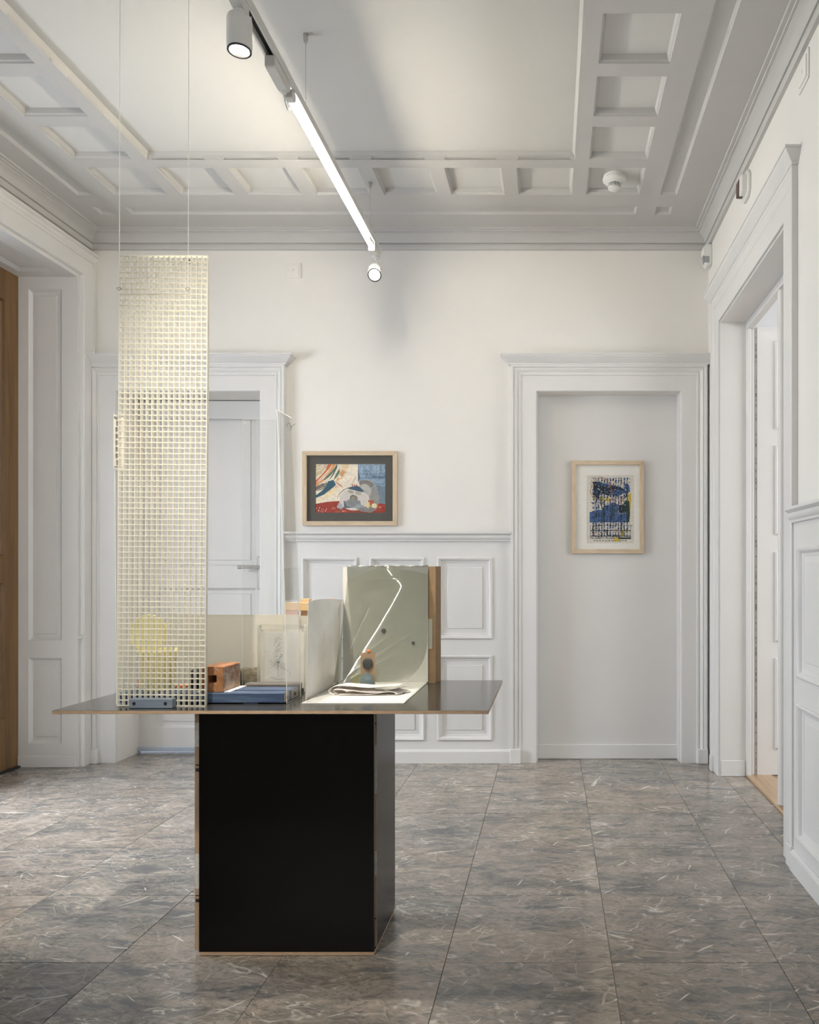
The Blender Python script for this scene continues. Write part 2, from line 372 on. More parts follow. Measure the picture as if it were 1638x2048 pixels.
# ------------------------------------------------------------------ floor
FX0, FX1 = -3.04, 1.06
floor = thing('floor', (0, 0, 0), 'floor of square grey-brown marble tiles with pale veins', None, 'structure')
MB().box(FX0, FX1, YN - .25, 4.95, -.06, -.0035).build('mortar_bed', M_GROUT, floor)
T = .472; jx = [FX0] + [-2.66 + T * k for k in range(8)] + [.938, FX1]; jy0 = 4.625
jy = [YN - .25]
k = 0; ys = []
y = jy0
while y > YN - .25 + .02: ys.append(y); y -= T
jy = [YN - .25] + ys[::-1] + [4.95]
TINT = {}
gap = .0009
for i in range(len(jx) - 1):
    for j in range(len(jy) - 1):
        x0, x1, y0, y1 = jx[i] + gap, jx[i + 1] - gap, jy[j] + gap, jy[j + 1] - gap
        c = Vector(((x0 + x1) / 2, (y0 + y1) / 2, 0)); hx, hy = (x1 - x0) / 2, (y1 - y0) / 2
        key = (round(hx, 4), round(hy, 4))
        if key not in TINT:
            TINT[key] = MB().box(-hx, hx, -hy, hy, -.012, 0).mesh('tile', M_MARBLE, bevel=.0004)
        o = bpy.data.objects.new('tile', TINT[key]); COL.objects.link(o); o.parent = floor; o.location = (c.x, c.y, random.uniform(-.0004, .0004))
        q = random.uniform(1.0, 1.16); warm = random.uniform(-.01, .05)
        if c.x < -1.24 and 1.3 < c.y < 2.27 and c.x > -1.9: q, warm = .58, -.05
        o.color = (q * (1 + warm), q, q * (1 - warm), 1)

# ------------------------------------------------------------------ walls
WT = .26
HL_BACK = (-2.535, -1.697, 0, 2.164); HR_BACK = (-.084, .756, 0, 2.164)
wall_back = tag(holed(BW, XL - .02, XR + .02, -.02, 3.3, [HL_BACK, HR_BACK], WT).build('wall_back', M_WALL), 'warm white wall at the far end of the hall with two doorways', kind='structure')
H_LEFT = (2.75, 4.57, 0, 2.81)
wall_left = tag(holed(LW, YN, YB + .3, -.02, 3.3, [H_LEFT], .34).build('wall_left', M_WALL), 'left wall with the tall panelled entrance opening', kind='structure')
H_RIGHT = (-4.355, -3.13, 0, 2.475)
wall_right = tag(holed(RW, -YB - .3, -YN, -.02, 3.3, [H_RIGHT], .14).build('wall_right', M_WALL), 'right wall with the wide doorway into the next room', kind='structure')
H_NEAR = (-.4, 2.2, .85, 2.75)
wall_near = tag(holed(NW, -XR - .1, -XL + .3, -.02, 3.3, [H_NEAR], .2).build('wall_near', M_WALL), 'wall behind the viewer with a broad window', kind='structure')
# window frame behind the viewer
wn = thing('window_1', (-.9, YN, .85), 'white framed window in the wall behind the viewer', None, 'structure')
mb = MB()
for x in (-2.2, -1.37, -.55, .34): mb.box(x, x + .06, YN - .12, YN - .06, .85, 2.75)
for z in (.85, 2.1, 2.69): mb.box(-2.2, .4, YN - .12, YN - .06, z, z + .06)
mb.build('window_frame', M_TRIM, wn)
MB().box(-2.25, .45, YN - .2, YN + .05, .81, .85).build('window_sill', M_TRIM, wn, bevel=.004)

# ------------------------------------------------------------------ ceiling with coffers
ceiling = thing('ceiling', (0, 0, ZC), 'pale grey coffered ceiling around a plain central field', None, 'structure')
PX, PY, CW, CD = .3535, .36, .287, .287
cx1 = [-2.007 + PX * k for k in range(8)]        # right edges of the coffers, left to right
cy1 = [4.203 - PY * k for k in range(14)]        # far edges, back to front
rects = []
for i, x in enumerate(cx1):
    for j, yv in enumerate(cy1):
        if i in (0, 7) or j in (0, 13): rects.append((x - CW, x, -yv, -yv + CD, 'coffer'))
IX0, IX1 = cx1[0] + (PX - CW), cx1[7] - CW - (PX - CW); IY1, IY0 = cy1[0] - PY + .0, cy1[12] + .0
IY1 = cy1[0] - CD - (PY - CD); IY0 = cy1[13] + (PY - CD)
rects.append((IX0, IX1, -IY1, -IY0, 'field'))
TX0, TX1, TY1, TY0 = (-2.488, -2.40), (.572, .66), (4.335, 4.43), (cy1[13] - CD - .21, cy1[13] - CD - .12)
for a in (TX0, TX1):
    rects.append((a[0], a[1], -cy1[0], -(cy1[13] - CD), 'thin'))
    for bb in (TY1, TY0): rects.append((a[0], a[1], -bb[1], -bb[0], 'thin'))
for bb in (TY1, TY0): rects.append((cx1[0] - CW - .02, cx1[7], -bb[1], -bb[0], 'thin'))
def ceil_board():
    mb = MB(); b = CB
    for a, c, d, e in cells(XL, XR, -YB, -YN, [r[:4] for r in rects]):
        mb.face([PB(b, a, d, 0), PB(b, c, d, 0), PB(b, c, e, 0), PB(b, a, e, 0)])
    mb.face([PB(b, XL, -YB, -.15), PB(b, XR, -YB, -.15), PB(b, XR, -YN, -.15), PB(b, XL, -YN, -.15)])
    return mb
ceil_board().build('rib_grid', M_CEIL, ceiling)
for r in rects:
    if r[4] == 'coffer': panel(CB, r, P_COFFER, 'coffer', M_CEIL, ceiling, M_CEILP)
    elif r[4] == 'thin': panel(CB, r, P_THIN, 'border_panel', M_CEIL, ceiling)
# central field: rib faces with stopped chamfers, one per coffer
mb = MB(); d = .034
def chamfer_run(p0, p1, inward, stops):
    p0, p1, n = Vector(p0), Vector(p1), Vector(inward); Lr = (p1 - p0).length; dr = (p1 - p0) / Lr
    s = [0.0]; rows = []
    keys = [(0, 0)]
    for a, c in stops: keys += [(a, 0), (a + .012, .013), (a + .03, .015), (c - .03, .015), (c - .012, .013), (c, 0)]
    keys.append((Lr, 0)); keys.sort()
    for q, ch in keys:
        p = p0 + dr * q; e = .0
        rows.append([p + Vector((0, 0, 0)) - n * ch, p + Vector((0, 0, ch * .75 + .004)), p + n * .004 + Vector((0, 0, d * .6)), p + n * .012 + Vector((0, 0, d))])
    for a, c in zip(rows[:-1], rows[1:]):
        for j in range(3): mb.face([a[j], c[j], c[j + 1], a[j + 1]])
z = ZC - .0004
sx = [(cx1[k] - CW + .01 - IX0, cx1[k] - .01 - IX0) for k in range(1, 7)]
sy = [(cy1[k] - CD + .01 - IY0, cy1[k] - .01 - IY0) for k in range(1, 13)]
chamfer_run((IX0, IY1, z), (IX1, IY1, z), (0, -1, 0), sx); chamfer_run((IX0, IY0, z), (IX1, IY0, z), (0, 1, 0), sx)
chamfer_run((IX0, IY0, z), (IX0, IY1, z), (1, 0, 0), sy); chamfer_run((IX1, IY0, z), (IX1, IY1, z), (-1, 0, 0), sy)
mb.build('rib_edge_moulding', M_CEIL, ceiling)
mb = MB(); mb.face([(IX0, IY0, ZC + d), (IX1, IY0, ZC + d), (IX1, IY1, ZC + d), (IX0, IY1, ZC + d)]); mb.build('central_field', M_CEILP, ceiling)
# cornice round the room
P_CORN = [(0, .098), (.016, .098), (.020, .092), (.020, .070), (.014, .068), (.014, .064), (.024, .062), (.032, .044), (.046, .030), (.062, .022), (.062, .014), (.072, .014), (.074, .008), (.090, .008), (.092, 0)]
tag(MB().sweep([(XL, -YB), (XR, -YB), (XR, -YN), (XL, -YN)], P_CORN, CB, True).build('trim_1', M_CEIL, smooth=35), 'moulded grey cornice running round the room under the ceiling', kind='structure')

# ------------------------------------------------------------------ doorway casings
def crown(b, ul, ur, p, z, parent, k=1.0):
    bb = (b[0] + b[2] * z, b[1], b[3], b[2])
    return MB().sweep([(ul, 0), (ul, p), (ur, p), (ur, 0)], [(u * k, w) for u, w in P_CROWN], bb).build('crown_moulding', M_TRIM, parent, smooth=35)
def casing(idx, b, h, label, org, crown_ext=(.155, .155), base=True, crn=True, k=1.0):
    root = thing('trim_%d' % idx, org, label, None, 'structure')
    MB().sweep([(h[0], .0), (h[0], h[3]), (h[1], h[3]), (h[1], .0)], [(u, w * k) for u, w in P_CASE], b).build('casing', M_TRIM, root, smooth=35)
    if crn: crown(b, h[0] - crown_ext[0], h[1] + crown_ext[1], .046 * k, h[3] + .150, root, .5 + .5 * k)
    if base:
        for s, e in ((h[0], -1), (h[1], 1)):
            u0, u1 = (s - .153, s - .092) if e < 0 else (s + .092, s + .153)
            mb = MB().box(u0, u1, 0, .085, .0, .046 * k + .007, b=b); mb.build('plinth_block', M_TRIM, root, bevel=.003)
    return root
casing(2, BW, HL_BACK, 'moulded grey casing with crown round the far left door', (-2.1, YB, 0), (.150, .158))
casing(3, BW, HR_BACK, 'moulded grey casing with crown round the closed niche door', (.34, YB, 0), (.158, .158))
casing(4, LW, H_LEFT, 'broad moulded casing round the tall entrance opening', (XL, 3.66, 0), crn=False, base=False)
casing(5, RW, H_RIGHT, 'moulded casing with crown round the doorway to the next room', (XR, 3.74, 0), k=.5)

# far left door: panelled leaf deep in its reveal
d1 = thing('door_1', (-2.116, 4.93, 0), 'pale grey panelled door with a steel lever handle', None, 'structure')
DB = wrap((0, 4.92, 0), (1, 0, 0), (0, 0, 1))
prs = [(-2.43, -1.815, ZW(1132, 4.92), ZW(824, 4.92)), (-2.43, -1.815, ZW(1455, 4.92), ZW(1176, 4.92))]
panelled(MB(), DB, -2.55, -1.68, .01, 2.2, prs, .03).build('leaf', M_TRIM, d1)
for r in prs: panel(DB, r, P_RECESS + [(.06, -.011)], 'panel', M_TRIM, d1)
MB().box(-2.54, -1.69, 4.902, 4.92, .012, .038).build('draught_strip', plain('blue_grey_rubber', (.46, .52, .60), .5), d1, bevel=.003)
MB().box(-2.54, -1.69, 4.895, 4.92, 2.05, 2.16).build('head_stop', M_TRIM, d1, bevel=.004)
hx, hz = -1.792, ZW(1134, 4.92)
h = MB().box(hx - .010, hx + .012, 4.909, 4.92, hz - .135, hz + .065).build('handle_plate', M_METAL, d1, bevel=.003)
MB().tube([(hx, 4.915, hz), (hx, 4.87, hz), (hx - .008, 4.862, hz), (hx - .03, 4.860, hz), (hx - .11, 4.860, hz - .001)], [.009, .009, .009, .009, .011], 12).build('lever_handle', M_METAL, d1, smooth=50)
# niche door: flat painted panel
d2 = thing('door_2', (.336, 4.77, 0), 'flat pale grey blind door set in a shallow niche', None, 'structure')
MB().box(-.09, .765, 4.77, 4.80, .0, 2.17).build('leaf', plain('blind_door_paint', (.70, .685, .665), .55, var=.01, scale=3), d2)
MB().box(-.086, .758, 4.752, 4.77, .0, .088).build('baseboard', M_TRIM, d2, bevel=.004)
MB().box(-.084, -.078, 4.69, 4.77, 0, 2.164).box(.75, .756, 4.69, 4.77, 0, 2.164).build('reveal_lining', M_TRIM, d2)

# ------------------------------------------------------------------ wainscot on the back and right walls
ZD0, ZD1 = 1.285, 1.345
P_DADO = [(0, -.055), (.012, -.055), (.014, -.046), (.022, -.040), (.026, -.030), (.026, -.022), (.020, -.020), (.030, -.014), (.036, -.010), (.036, 0), (0, 0)]
def dado(b, ul, ur, parent):
    bb = (b[0] + b[2] * ZD1, b[1], b[3], b[2])
    MB().sweep([(ul, 0), (ur, 0)], [(u, w) for u, w in P_DADO], bb).build('dado_rail', M_TRIM, parent, smooth=35)
def wainscot(name, b, ul, ur, cols, label, org):
    root = thing(name, org, label, None, 'structure'); bb = (b[0] + b[3] * .016, b[1], b[2], b[3])
    rs = [(c0, c1, z0, z1) for c0, c1 in cols for z0, z1 in ((.722, 1.197), (.130, .626))]
    panelled(MB(), bb, ul, ur, 0, 1.30, rs, .016).build('board', M_TRIM, root)
    for r in rs: panel(bb, r, P_WAIN, 'panel', M_TRIM, root)
    dado(bb, ul, ur, root)
    MB().sweep([(ul, 0), (ur, 0)], [(0, .078), (.005, .078), (.008, .074), (.010, .068), (.016, .066), (.016, 0), (0, 0)], (bb[0], bb[1], bb[3], bb[2])).build('baseboard', M_TRIM, root, smooth=35)
    return root
WX0, WX1 = -1.697 + .150, -.084 - .150
wainscot('wall_back_wainscot', BW, WX0, WX1, [(-1.450, -1.128), (-1.055, -.737), (-.663, -.342)], 'pale grey panelled wainscot between the two far doors', (-.9, YB, 0))
cols = []; u = -2.926
while u < 1.0: cols.append((u, u + .42)); u += .50
wainscot('wall_right_wainscot', RW, -2.98, 1.2, cols, 'pale grey panelled wainscot on the right wall beside the doorway', (XR, 1, 0))

# ------------------------------------------------------------------ entrance opening on the left
rv = thing('door_3', (-2.86, 4.55, 0), 'panelled reveal and varnished brown leaf of the entrance', None, 'structure')
RB = wrap((0, 4.55, 0), (1, 0, 0), (0, 0, 1))
prs = [(-2.972, -2.784, .722, 2.722), (-2.972, -2.784, .136, .622)]
panelled(MB(), RB, -3.03, XL - .002, 0, 2.81, prs, .02).build('reveal_board', M_TRIM, rv)
for r in prs: panel(RB, r, P_RECESS, 'reveal_panel', M_TRIM, rv)
MB().box(-3.03, XL - .006, 4.542, 4.55, 0, .066).build('reveal_baseboard', M_TRIM, rv, bevel=.003)
SB = wrap((0, 0, 2.79), (1, 0, 0), (0, -1, 0))
prs = [(-2.972, -2.784, -4.47, -3.70)]
panelled(MB(), SB, -3.03, XL - .002, -4.55, -2.76, prs, .02).build('soffit_board', M_TRIM, rv)
for r in prs: panel(SB, r, P_RECESS, 'soffit_panel', M_TRIM, rv)
LB = wrap((-3.03, 0, 0), (0, 1, 0), (0, 0, 1))
prs = [(4.01, 4.435, .30, 1.05), (4.01, 4.435, 1.2, 2.62)]
leaf = panelled(MB(), LB, 3.90, 4.56, .005, 2.80, prs, .05).build('brown_leaf', M_BROWN, rv)
for r in prs: panel(LB, r, [(0, 0), (.004, -.012), (.020, -.022), (.024, -.022)], 'brown_panel', M_BROWN, rv)
MB().box(-3.03, -3.012, 3.90, 4.55, .0, .012).build('brown_threshold', M_BLACKP, rv)
MB().tube([(XL + .002, 4.553, ZW(1275, 4.55)), (XL + .018, 4.553, ZW(1275, 4.55))], .009, 12).build('door_stop_peg', M_WHITEP, rv)
# porch outside the entrance
tag(MB().box(-4.6, -3.36, 1.2, 1.26, 0, 3.0).box(-4.6, -3.36, 4.60, 4.66, 0, 3.0).box(-4.6, -3.04, 1.2, 4.66, 3.0, 3.06).build('wall_porch', M_WALL), 'white porch beyond the entrance', kind='structure')
tag(MB().box(-4.6, -3.04, 1.2, 4.66, -.06, -.004).build('floor_porch', plain('porch_stone', (.3, .3, .3), .7)), 'plain stone porch floor beyond the entrance', kind='structure')

# ------------------------------------------------------------------ doorway to the next room
d4 = thing('door_4', (1.06, 4.355, 0), 'white double door with one leaf standing open', None, 'structure')
MB().box(XR, 1.06, 4.349, 4.357, .0, 2.475).build('reveal_lining', M_TRIM, d4)
MB().box(XR + .004, 1.055, 4.343, 4.349, .0, .088).build('reveal_baseboard', M_TRIM, d4, bevel=.003)
MB().box(1.06, 1.085, 4.325, 4.37, .0, 2.43).box(1.085, 1.10, 4.335, 4.37, .0, 2.43).build('frame_post', M_TRIM, d4, bevel=.005)
MB().box(XR, 1.10, 3.13, 4.355, 2.466, 2.476).box(1.06, 1.10, 3.13, 4.36, 2.43, 2.468).build('frame_head', M_TRIM, d4, bevel=.003)
OB = wrap((1.118, 4.335, 0), (1, 0, 0), (0, 0, 1))
prs = [(.095, .47, a, b) for a, b in ((1.885, 2.36), (1.3125, 1.795), (.735, 1.22), (.154, .645))]
panelled(MB(), OB, 0, .565, .012, 2.44, prs, .04).build('open_leaf', M_TRIM, d4)
for r in prs: panel(OB, r, P_LEAF, 'leaf_panel', M_TRIM, d4)
mb = MB()
for k in range(70):
    zz = .03 + k * .0345 + random.uniform(-.012, .012)
    if random.random() < .8: mb.box(1.1105, 1.1105 + random.uniform(.002, .005), 4.345, 4.347, zz, zz + random.uniform(.006, .022))
mb.build('worn_gap', plain('worn_paint', (.33, .30, .26), .8), d4)
MB().box(1.10, 1.119, 4.347, 4.36, .012, 2.44).build('hinge_stile', M_TRIM, d4)
CBs = wrap((1.088, 0, 0), (0, -1, 0), (0, 0, 1))
prs = [(-3.66, -3.24, a, b) for a, b in ((1.885, 2.36), (1.3125, 1.795), (.735, 1.22), (.154, .645))]
panelled(MB(), CBs, -3.745, -3.135, .012, 2.44, prs, .04).build('closed_leaf', M_TRIM, d4)
for r in prs: panel(CBs, r, P_LEAF, 'leaf_panel', M_TRIM, d4)
MB().tube([(1.082, 3.752, .02), (1.082, 3.752, 2.435)], .018, 14).build('meeting_bead', M_TRIM, d4, smooth=50)
sill = MB().box(1.06, 1.20, 3.0, 4.42, -.05, .012)
tag(sill.build('trim_6', M_OAKF, bevel=.004), 'oak threshold board of the doorway to the next room', kind='structure')
fl2 = thing('floor_next_room', (2.5, 3, 0), 'oak plank floor of the next room', None, 'structure')
for k in range(18):
    x = 1.202 + k * .135
    o = MB().box(x, x + .132, 1.0, 5.6, -.03, .006 + random.uniform(-.0006, .0006)).build('plank', M_OAKF, fl2, bevel=.001)
MB().box(1.06, 4.2, 1.0, 5.6, -.06, -.03).build('subfloor', M_GROUT, fl2)
tag(MB().box(3.9, 4.0, 1, 2.1, 0, 3.2).box(3.9, 4.0, 4.3, 5.7, 0, 3.2).box(3.9, 4.0, 2.1, 4.3, 0, .7).box(3.9, 4.0, 2.1, 4.3, 2.7, 3.2).box(1.06, 4, 5.6, 5.7, 0, 3.2).box(1.06, 4, .9, 1.0, 0, 3.2).build('wall_next_room', M_NEXT), 'white walls of the next room beyond the doorway', kind='structure')
tag(MB().box(1.05, 4, .9, 5.7, 3.1, 3.2).build('ceiling_next_room', M_NEXT), 'white ceiling of the next room', kind='structure')

# ================================================================== objects
def M_trans(name, col, rough=.4, tl=.3):
    m, nt, N, L, p = newmat(name); out = N['Material Output']
    f = noise(nt, coords(nt), 25, 3); r = ramp(nt, f, [(.3, tuple(c * .95 for c in col)), (.7, col)]); L.new(r.outputs[0], p.inputs['Base Color'])
    p.inputs['Roughness'].default_value = rough
    t = N.new('ShaderNodeBsdfTranslucent'); L.new(r.outputs[0], t.inputs[0]); mx = N.new('ShaderNodeMixShader'); mx.inputs[0].default_value = tl
    L.new(p.outputs[0], mx.inputs[1]); L.new(t.outputs[0], mx.inputs[2]); L.new(mx.outputs[0], out.inputs[0]); MATS[name] = m; return m
M_GRID = M_trans('cream_grid_plastic', (.97, .945, .87), .45, .4)
M_PAPER = M_trans('white_card', (.84, .825, .785), .7, .12)
M_PAPERT = M_trans('thin_white_paper', (.88, .87, .84), .7, .42)
M_PAPER2 = plain('cream_paper', (.78, .74, .66), .8, var=.03, scale=30)
M_LINEN = plain('pale_pink_cotton', (.76, .705, .655), .9, var=.05, scale=40, bmp=.3, bscale=700, bdist=.0006)
M_KRAFT = plain('brown_kraft_board', (.36, .235, .13), .75, var=.08, scale=50, bmp=.1, bscale=300, bdist=.0004)
M_GREYCARD = plain('grey_board', (.47, .44, .38), .85, var=.05, scale=60)
M_CLEAR = sheet('clear_acrylic', (.99, .992, .988), .04, 1.45, haze=.012)
M_EDGE = M_trans('acrylic_edge', (.88, .87, .80), .2, .5)
M_FILM = sheet('grey_green_film', (.54, .555, .51), .15, 1.55, haze=.05, hazecol=(.45, .46, .42), spec_mul=1.3)
M_FROST = sheet('frosted_cream_sheet', (.86, .85, .80), .25, 1.45, haze=.78, hazecol=(.90, .865, .78), translucent=.45)
M_YELLOW = M_trans('pale_yellow_plastic', (.93, .86, .42), .25, .3)
M_ORANGE = plain('orange_paper', (.75, .20, .05), .6)
M_TEAL = plain('pale_teal_paper', (.42, .62, .62), .6)
def brickmat(name, lo, hi, amt):
    m, nt, N, L, p = newmat(name); v = coords(nt)
    b = ramp(nt, noise(nt, v, 35, 4), [(.3, (.25, .10, .04)), (.7, (.42, .195, .085))])
    k = ramp(nt, noise(nt, v, 48, 6, .7, .4), [(lo, (0, 0, 0)), (hi, (amt,) * 3)])
    L.new(mixc(nt, k.outputs[0], b.outputs[0], (.60, .53, .46)), p.inputs['Base Color']); p.inputs['Roughness'].default_value = .92
    bump(nt, noise(nt, v, 160, 4), p, .5, .002); MATS[name] = m; return m
M_BRICK = brickmat('terracotta', .60, .68, .7)
M_BRICKSIDE = brickmat('terracotta_limed', .36, .62, .75)
M_MOSS = plain('mossy_grey_stone', (.21, .185, .125), .95, var=.5, scale=45, bmp=.8, bscale=120, bdist=.004)
M_DARKST = plain('black_stone', (.02, .022, .02), .5, var=.6, scale=60, bmp=.6, bscale=90, bdist=.004)
M_TAN = wood('pale_beech', (.62, .40, .20), (.76, .54, .31), axis=0, scale=40, stretch=8, rough=.5)
M_FRAMEW = wood('maple_frame', (.60, .465, .315), (.70, .56, .40), axis=0, scale=30, stretch=10, rough=.5)
M_FRAMEWZ = wood('maple_frame_upright', (.60, .465, .315), (.70, .56, .40), axis=2, scale=30, stretch=10, rough=.5)
M_WEATHER = wood('weathered_wood', (.07, .07, .075), (.26, .22, .19), axis=0, scale=40, stretch=6, rough=.85, bmp=.3)
M_BLUEGREY = wood('blue_grey_wood', (.20, .25, .32), (.29, .34, .40), axis=0, scale=30, stretch=8, rough=.6)
M_BLUEW = wood('blue_stained_wood', (.012, .036, .11), (.11, .165, .26), axis=0, scale=46, stretch=9, rough=.55, bmp=.15)
M_ENDGR = plain('cut_end_grain', (.55, .48, .40), .8, var=.2, scale=90)
M_MATGREY = plain('dark_grey_mount', (.088, .083, .074), .85, var=.05, scale=80)
M_MATWHITE = plain('white_mount', (.73, .71, .66), .85, var=.02, scale=60)
M_ART = artmat('watercolour', .30, 55)
M_INK = artmat('printed_ink', .35, 160)
M_GLASSB = sheet('blue_glass', (.62, .74, .78), .05, 1.5, haze=.22, hazecol=(.30, .42, .47))
M_TUBE = emit('led_tube_light', (1.0, .91, .75), 156.0)
M_LENS = emit('spot_lens_light', (1.0, .95, .84), 45.0)

def bent(name, parent, fn, nu, nv, thick, nvec, mats, **k):
    """a closed sheet of real thickness over fn(u,v); edges take the second material"""
    mb = MB(); n = Vector(nvec) * thick
    g = lambda u, v: Vector(fn(u, v)) + n
    mb.grid(fn, nu, nv); mb.grid(g, nu, nv)
    for a in range(nu):
        for v in (0, 1): mb.face([fn(a / nu, v), fn((a + 1) / nu, v), g((a + 1) / nu, v), g(a / nu, v)], 1)
    for a in range(nv):
        for u in (0, 1): mb.face([fn(u, a / nv), fn(u, (a + 1) / nv), g(u, (a + 1) / nv), g(u, a / nv)], 1)
    return mb.build(name, mats, parent, **k)
def lump(name, c, r, mat, parent=None, seed=0, n=14, boxy=.0, amp=.12):
    rnd = random.Random(seed); ph = [(rnd.uniform(2, 6), rnd.uniform(0, 6), rnd.uniform(2, 6), rnd.uniform(0, 6)) for _ in range(4)]
    mb = MB()
    def fn(u, v):
        th, la = u * 2 * math.pi, (v - .5) * math.pi
        d = Vector((math.cos(la) * math.cos(th), math.cos(la) * math.sin(th), math.sin(la)))
        if boxy: d = d.lerp(d / max(abs(d.x), abs(d.y), abs(d.z)), boxy)
        k = 1 + amp * sum(math.sin(a * d.x * 2 + b) * math.sin(e * d.z * 2 + f + d.y * 3) for a, b, e, f in ph) / 2
        return Vector(c) + Vector((d.x * r[0], d.y * r[1], d.z * r[2])) * k
    mb.grid(fn, n * 2, n); return mb.build(name, mat, parent, smooth=60)

# ------------------------------------------------------------------ track lighting
TX, TZ = -.92, 2.798
trk = thing('light_track', (TX, 1.7, TZ), 'long white lighting track hung on thin cables below the ceiling', 'lighting track')
mb = MB().box(TX - .018, TX + .018, -.8, 4.245, TZ + .026, TZ + .034).box(TX - .018, TX - .012, -.8, 4.245, TZ, TZ + .026).box(TX + .012, TX + .018, -.8, 4.245, TZ, TZ + .026)
mb.build('channel', M_TRACK, trk)
MB().box(TX - .012, TX + .012, -.8, 4.24, TZ + .022, TZ + .026).build('conductor_strip', M_BLACKP, trk)
for yy, zt in ((4.066, ZC), (3.0, ZC + .034), (1.4, ZC + .034), (-.2, ZC + .034)):
    c = MB().tube([(TX, yy, TZ + .034), (TX, yy, zt)], .0012, 6).build('suspension_cable', M_METAL, trk)
    MB().lathe([(0, 0), (.009, 0), (.009, -.022), (.006, -.032), (0, -.034)], (TX, yy, zt), n=16).build('ceiling_mount', M_METAL, c, smooth=40)
    MB().lathe([(0, 0), (.005, 0), (.003, .02), (0, .02)], (TX, yy, TZ + .033), n=10).build('cable_clamp', M_METAL, c, smooth=40)

tl = thing('tube_lamp', (TX, 3.44, TZ), 'glowing warm white linear tube lamp under the track', 'tube lamp')
MB().tube([(TX - .003, 2.84, TZ - .0145), (TX - .003, 4.085, TZ - .0145)], .0118, 16).build('tube', M_TUBE, tl, smooth=50)
MB().box(TX - .016, TX + .016, 2.80, 2.835, TZ - .030, TZ - .0004).build('tube_holder', M_TRACK, tl, bevel=.002)
MB().box(TX - .017, TX + .017, 4.10, 4.125, TZ - .040, TZ - .0004).build('tube_holder', M_TRACK, tl, bevel=.002)
MB().box(TX + .004, TX + .010, 4.086, 4.10, TZ - .012, TZ - .001).build('contact_spring', plain('brass', (.7, .5, .15), .3, 1.0), tl)
bl = thing('ballast_box', (TX, 2.7, TZ), 'grey-white plastic driver box feeding the tube lamp', 'driver box')
bb = (Vector((TX - .017, 0, 0)), Vector((0, 1, 0)), Vector((0, 0, 1)), Vector((1, 0, 0)))
MB().prism([(2.615, TZ - .0004), (2.615, TZ - .036), (2.622, TZ - .040), (2.745, TZ - .040), (2.765, TZ - .034), (2.775, TZ - .02), (2.775, TZ - .0004)], .034, bb).build('housing', M_TRACK, bl, bevel=.002)
MB().lathe([(0, 0), (.011, 0), (.009, -.006), (.004, -.008), (0, -.008)], (TX, 2.755, TZ - .039), n=18).build('cable_gland', M_WHITEP, bl, smooth=40)
pts = [(TX - .001, 2.755 + .085 * t, TZ - .046 - .036 * math.sin(t * math.pi) + .016 * t) for t in [k / 12 for k in range(13)]]
MB().tube(pts, .0028, 8).build('feed_cable', M_WHITEP, bl, smooth=60)

def spotlamp(yy, aim, drop, power, size, blend, label, adapter=(-.33, .03), lens_r=.0275, body=True, facing=False, col=(1.0, .93, .80)):
    c = Vector((TX - .002, yy, TZ - drop)); ax = (Vector(aim) - c).normalized()
    t = thing('spot_lamp', (TX, yy, TZ), label, 'spot lamp')
    MB().box(TX - .017, TX + .017, yy + adapter[0], yy + adapter[1], TZ - .034, TZ - .0004).build('driver', M_TRACK, t, bevel=.002)
    MB().tube([(TX, yy, TZ - .034), (TX, yy, TZ - .046)], .016, 20).build('swivel', M_WHITEP, t, smooth=40)
    ba = c - ax * .052
    MB().tube([Vector((TX, yy, TZ - .044)), Vector((TX + .004, yy, TZ - .052)), c + Vector((.034, 0, 0)) - ax * .045, c + Vector((.0365, 0, 0)) - ax * .015], .004, 8).build('bracket', M_WHITEP, t, smooth=50)
    MB().lathe([(0, -.052), (.026, -.052), (.033, -.047), (.0355, -.038), (.0355, .050), (.0335, .052), (.0335, .044)], c, ax, 36).build('housing', M_WHITEP, t, smooth=40)
    MB().lathe([(.0345, .0515), (.0347, .055), (.0290, .055), (.0272, .047)], c, ax, 36).build('trim_ring', M_BLACKP, t, smooth=40)
    MB().lathe([(.0274, .046), (.022, .0475), (0, .048)], c, ax, 36).build('lens', M_LENS, t, smooth=60)
    l = bpy.data.lights.new('spot_beam', 'SPOT'); l.energy = power; l.spot_size = R(size); l.spot_blend = blend; l.shadow_soft_size = .024; l.color = col
    lo = bpy.data.objects.new('spot_beam', l); COL.objects.link(lo); lo.location = c + ax * .060 - t.location; lo.rotation_euler = ax.to_track_quat('-Z', 'Y').to_euler(); lo.parent = t
    return t
spotlamp(2.366, (-.895, 2.33, .75), .098, 125, 48, .6, 'white cylinder spot lamp pointing down over the table')
spotlamp(4.19, (-.55, 1.9, .95), .116, 60, 50, .6, 'dazzling spot lamp at the far end of the track', adapter=(-.06, .04))
spotlamp(1.25, (-.80, 2.45, 1.0), .100, 240, 44, 1.0, 'spot lamp on the track above the viewer, aimed at the table')
spotlamp(.35, (-.1, 4.6, 1.35), .100, 34, 62, .8, 'spot lamp on the track aimed at the far wall')

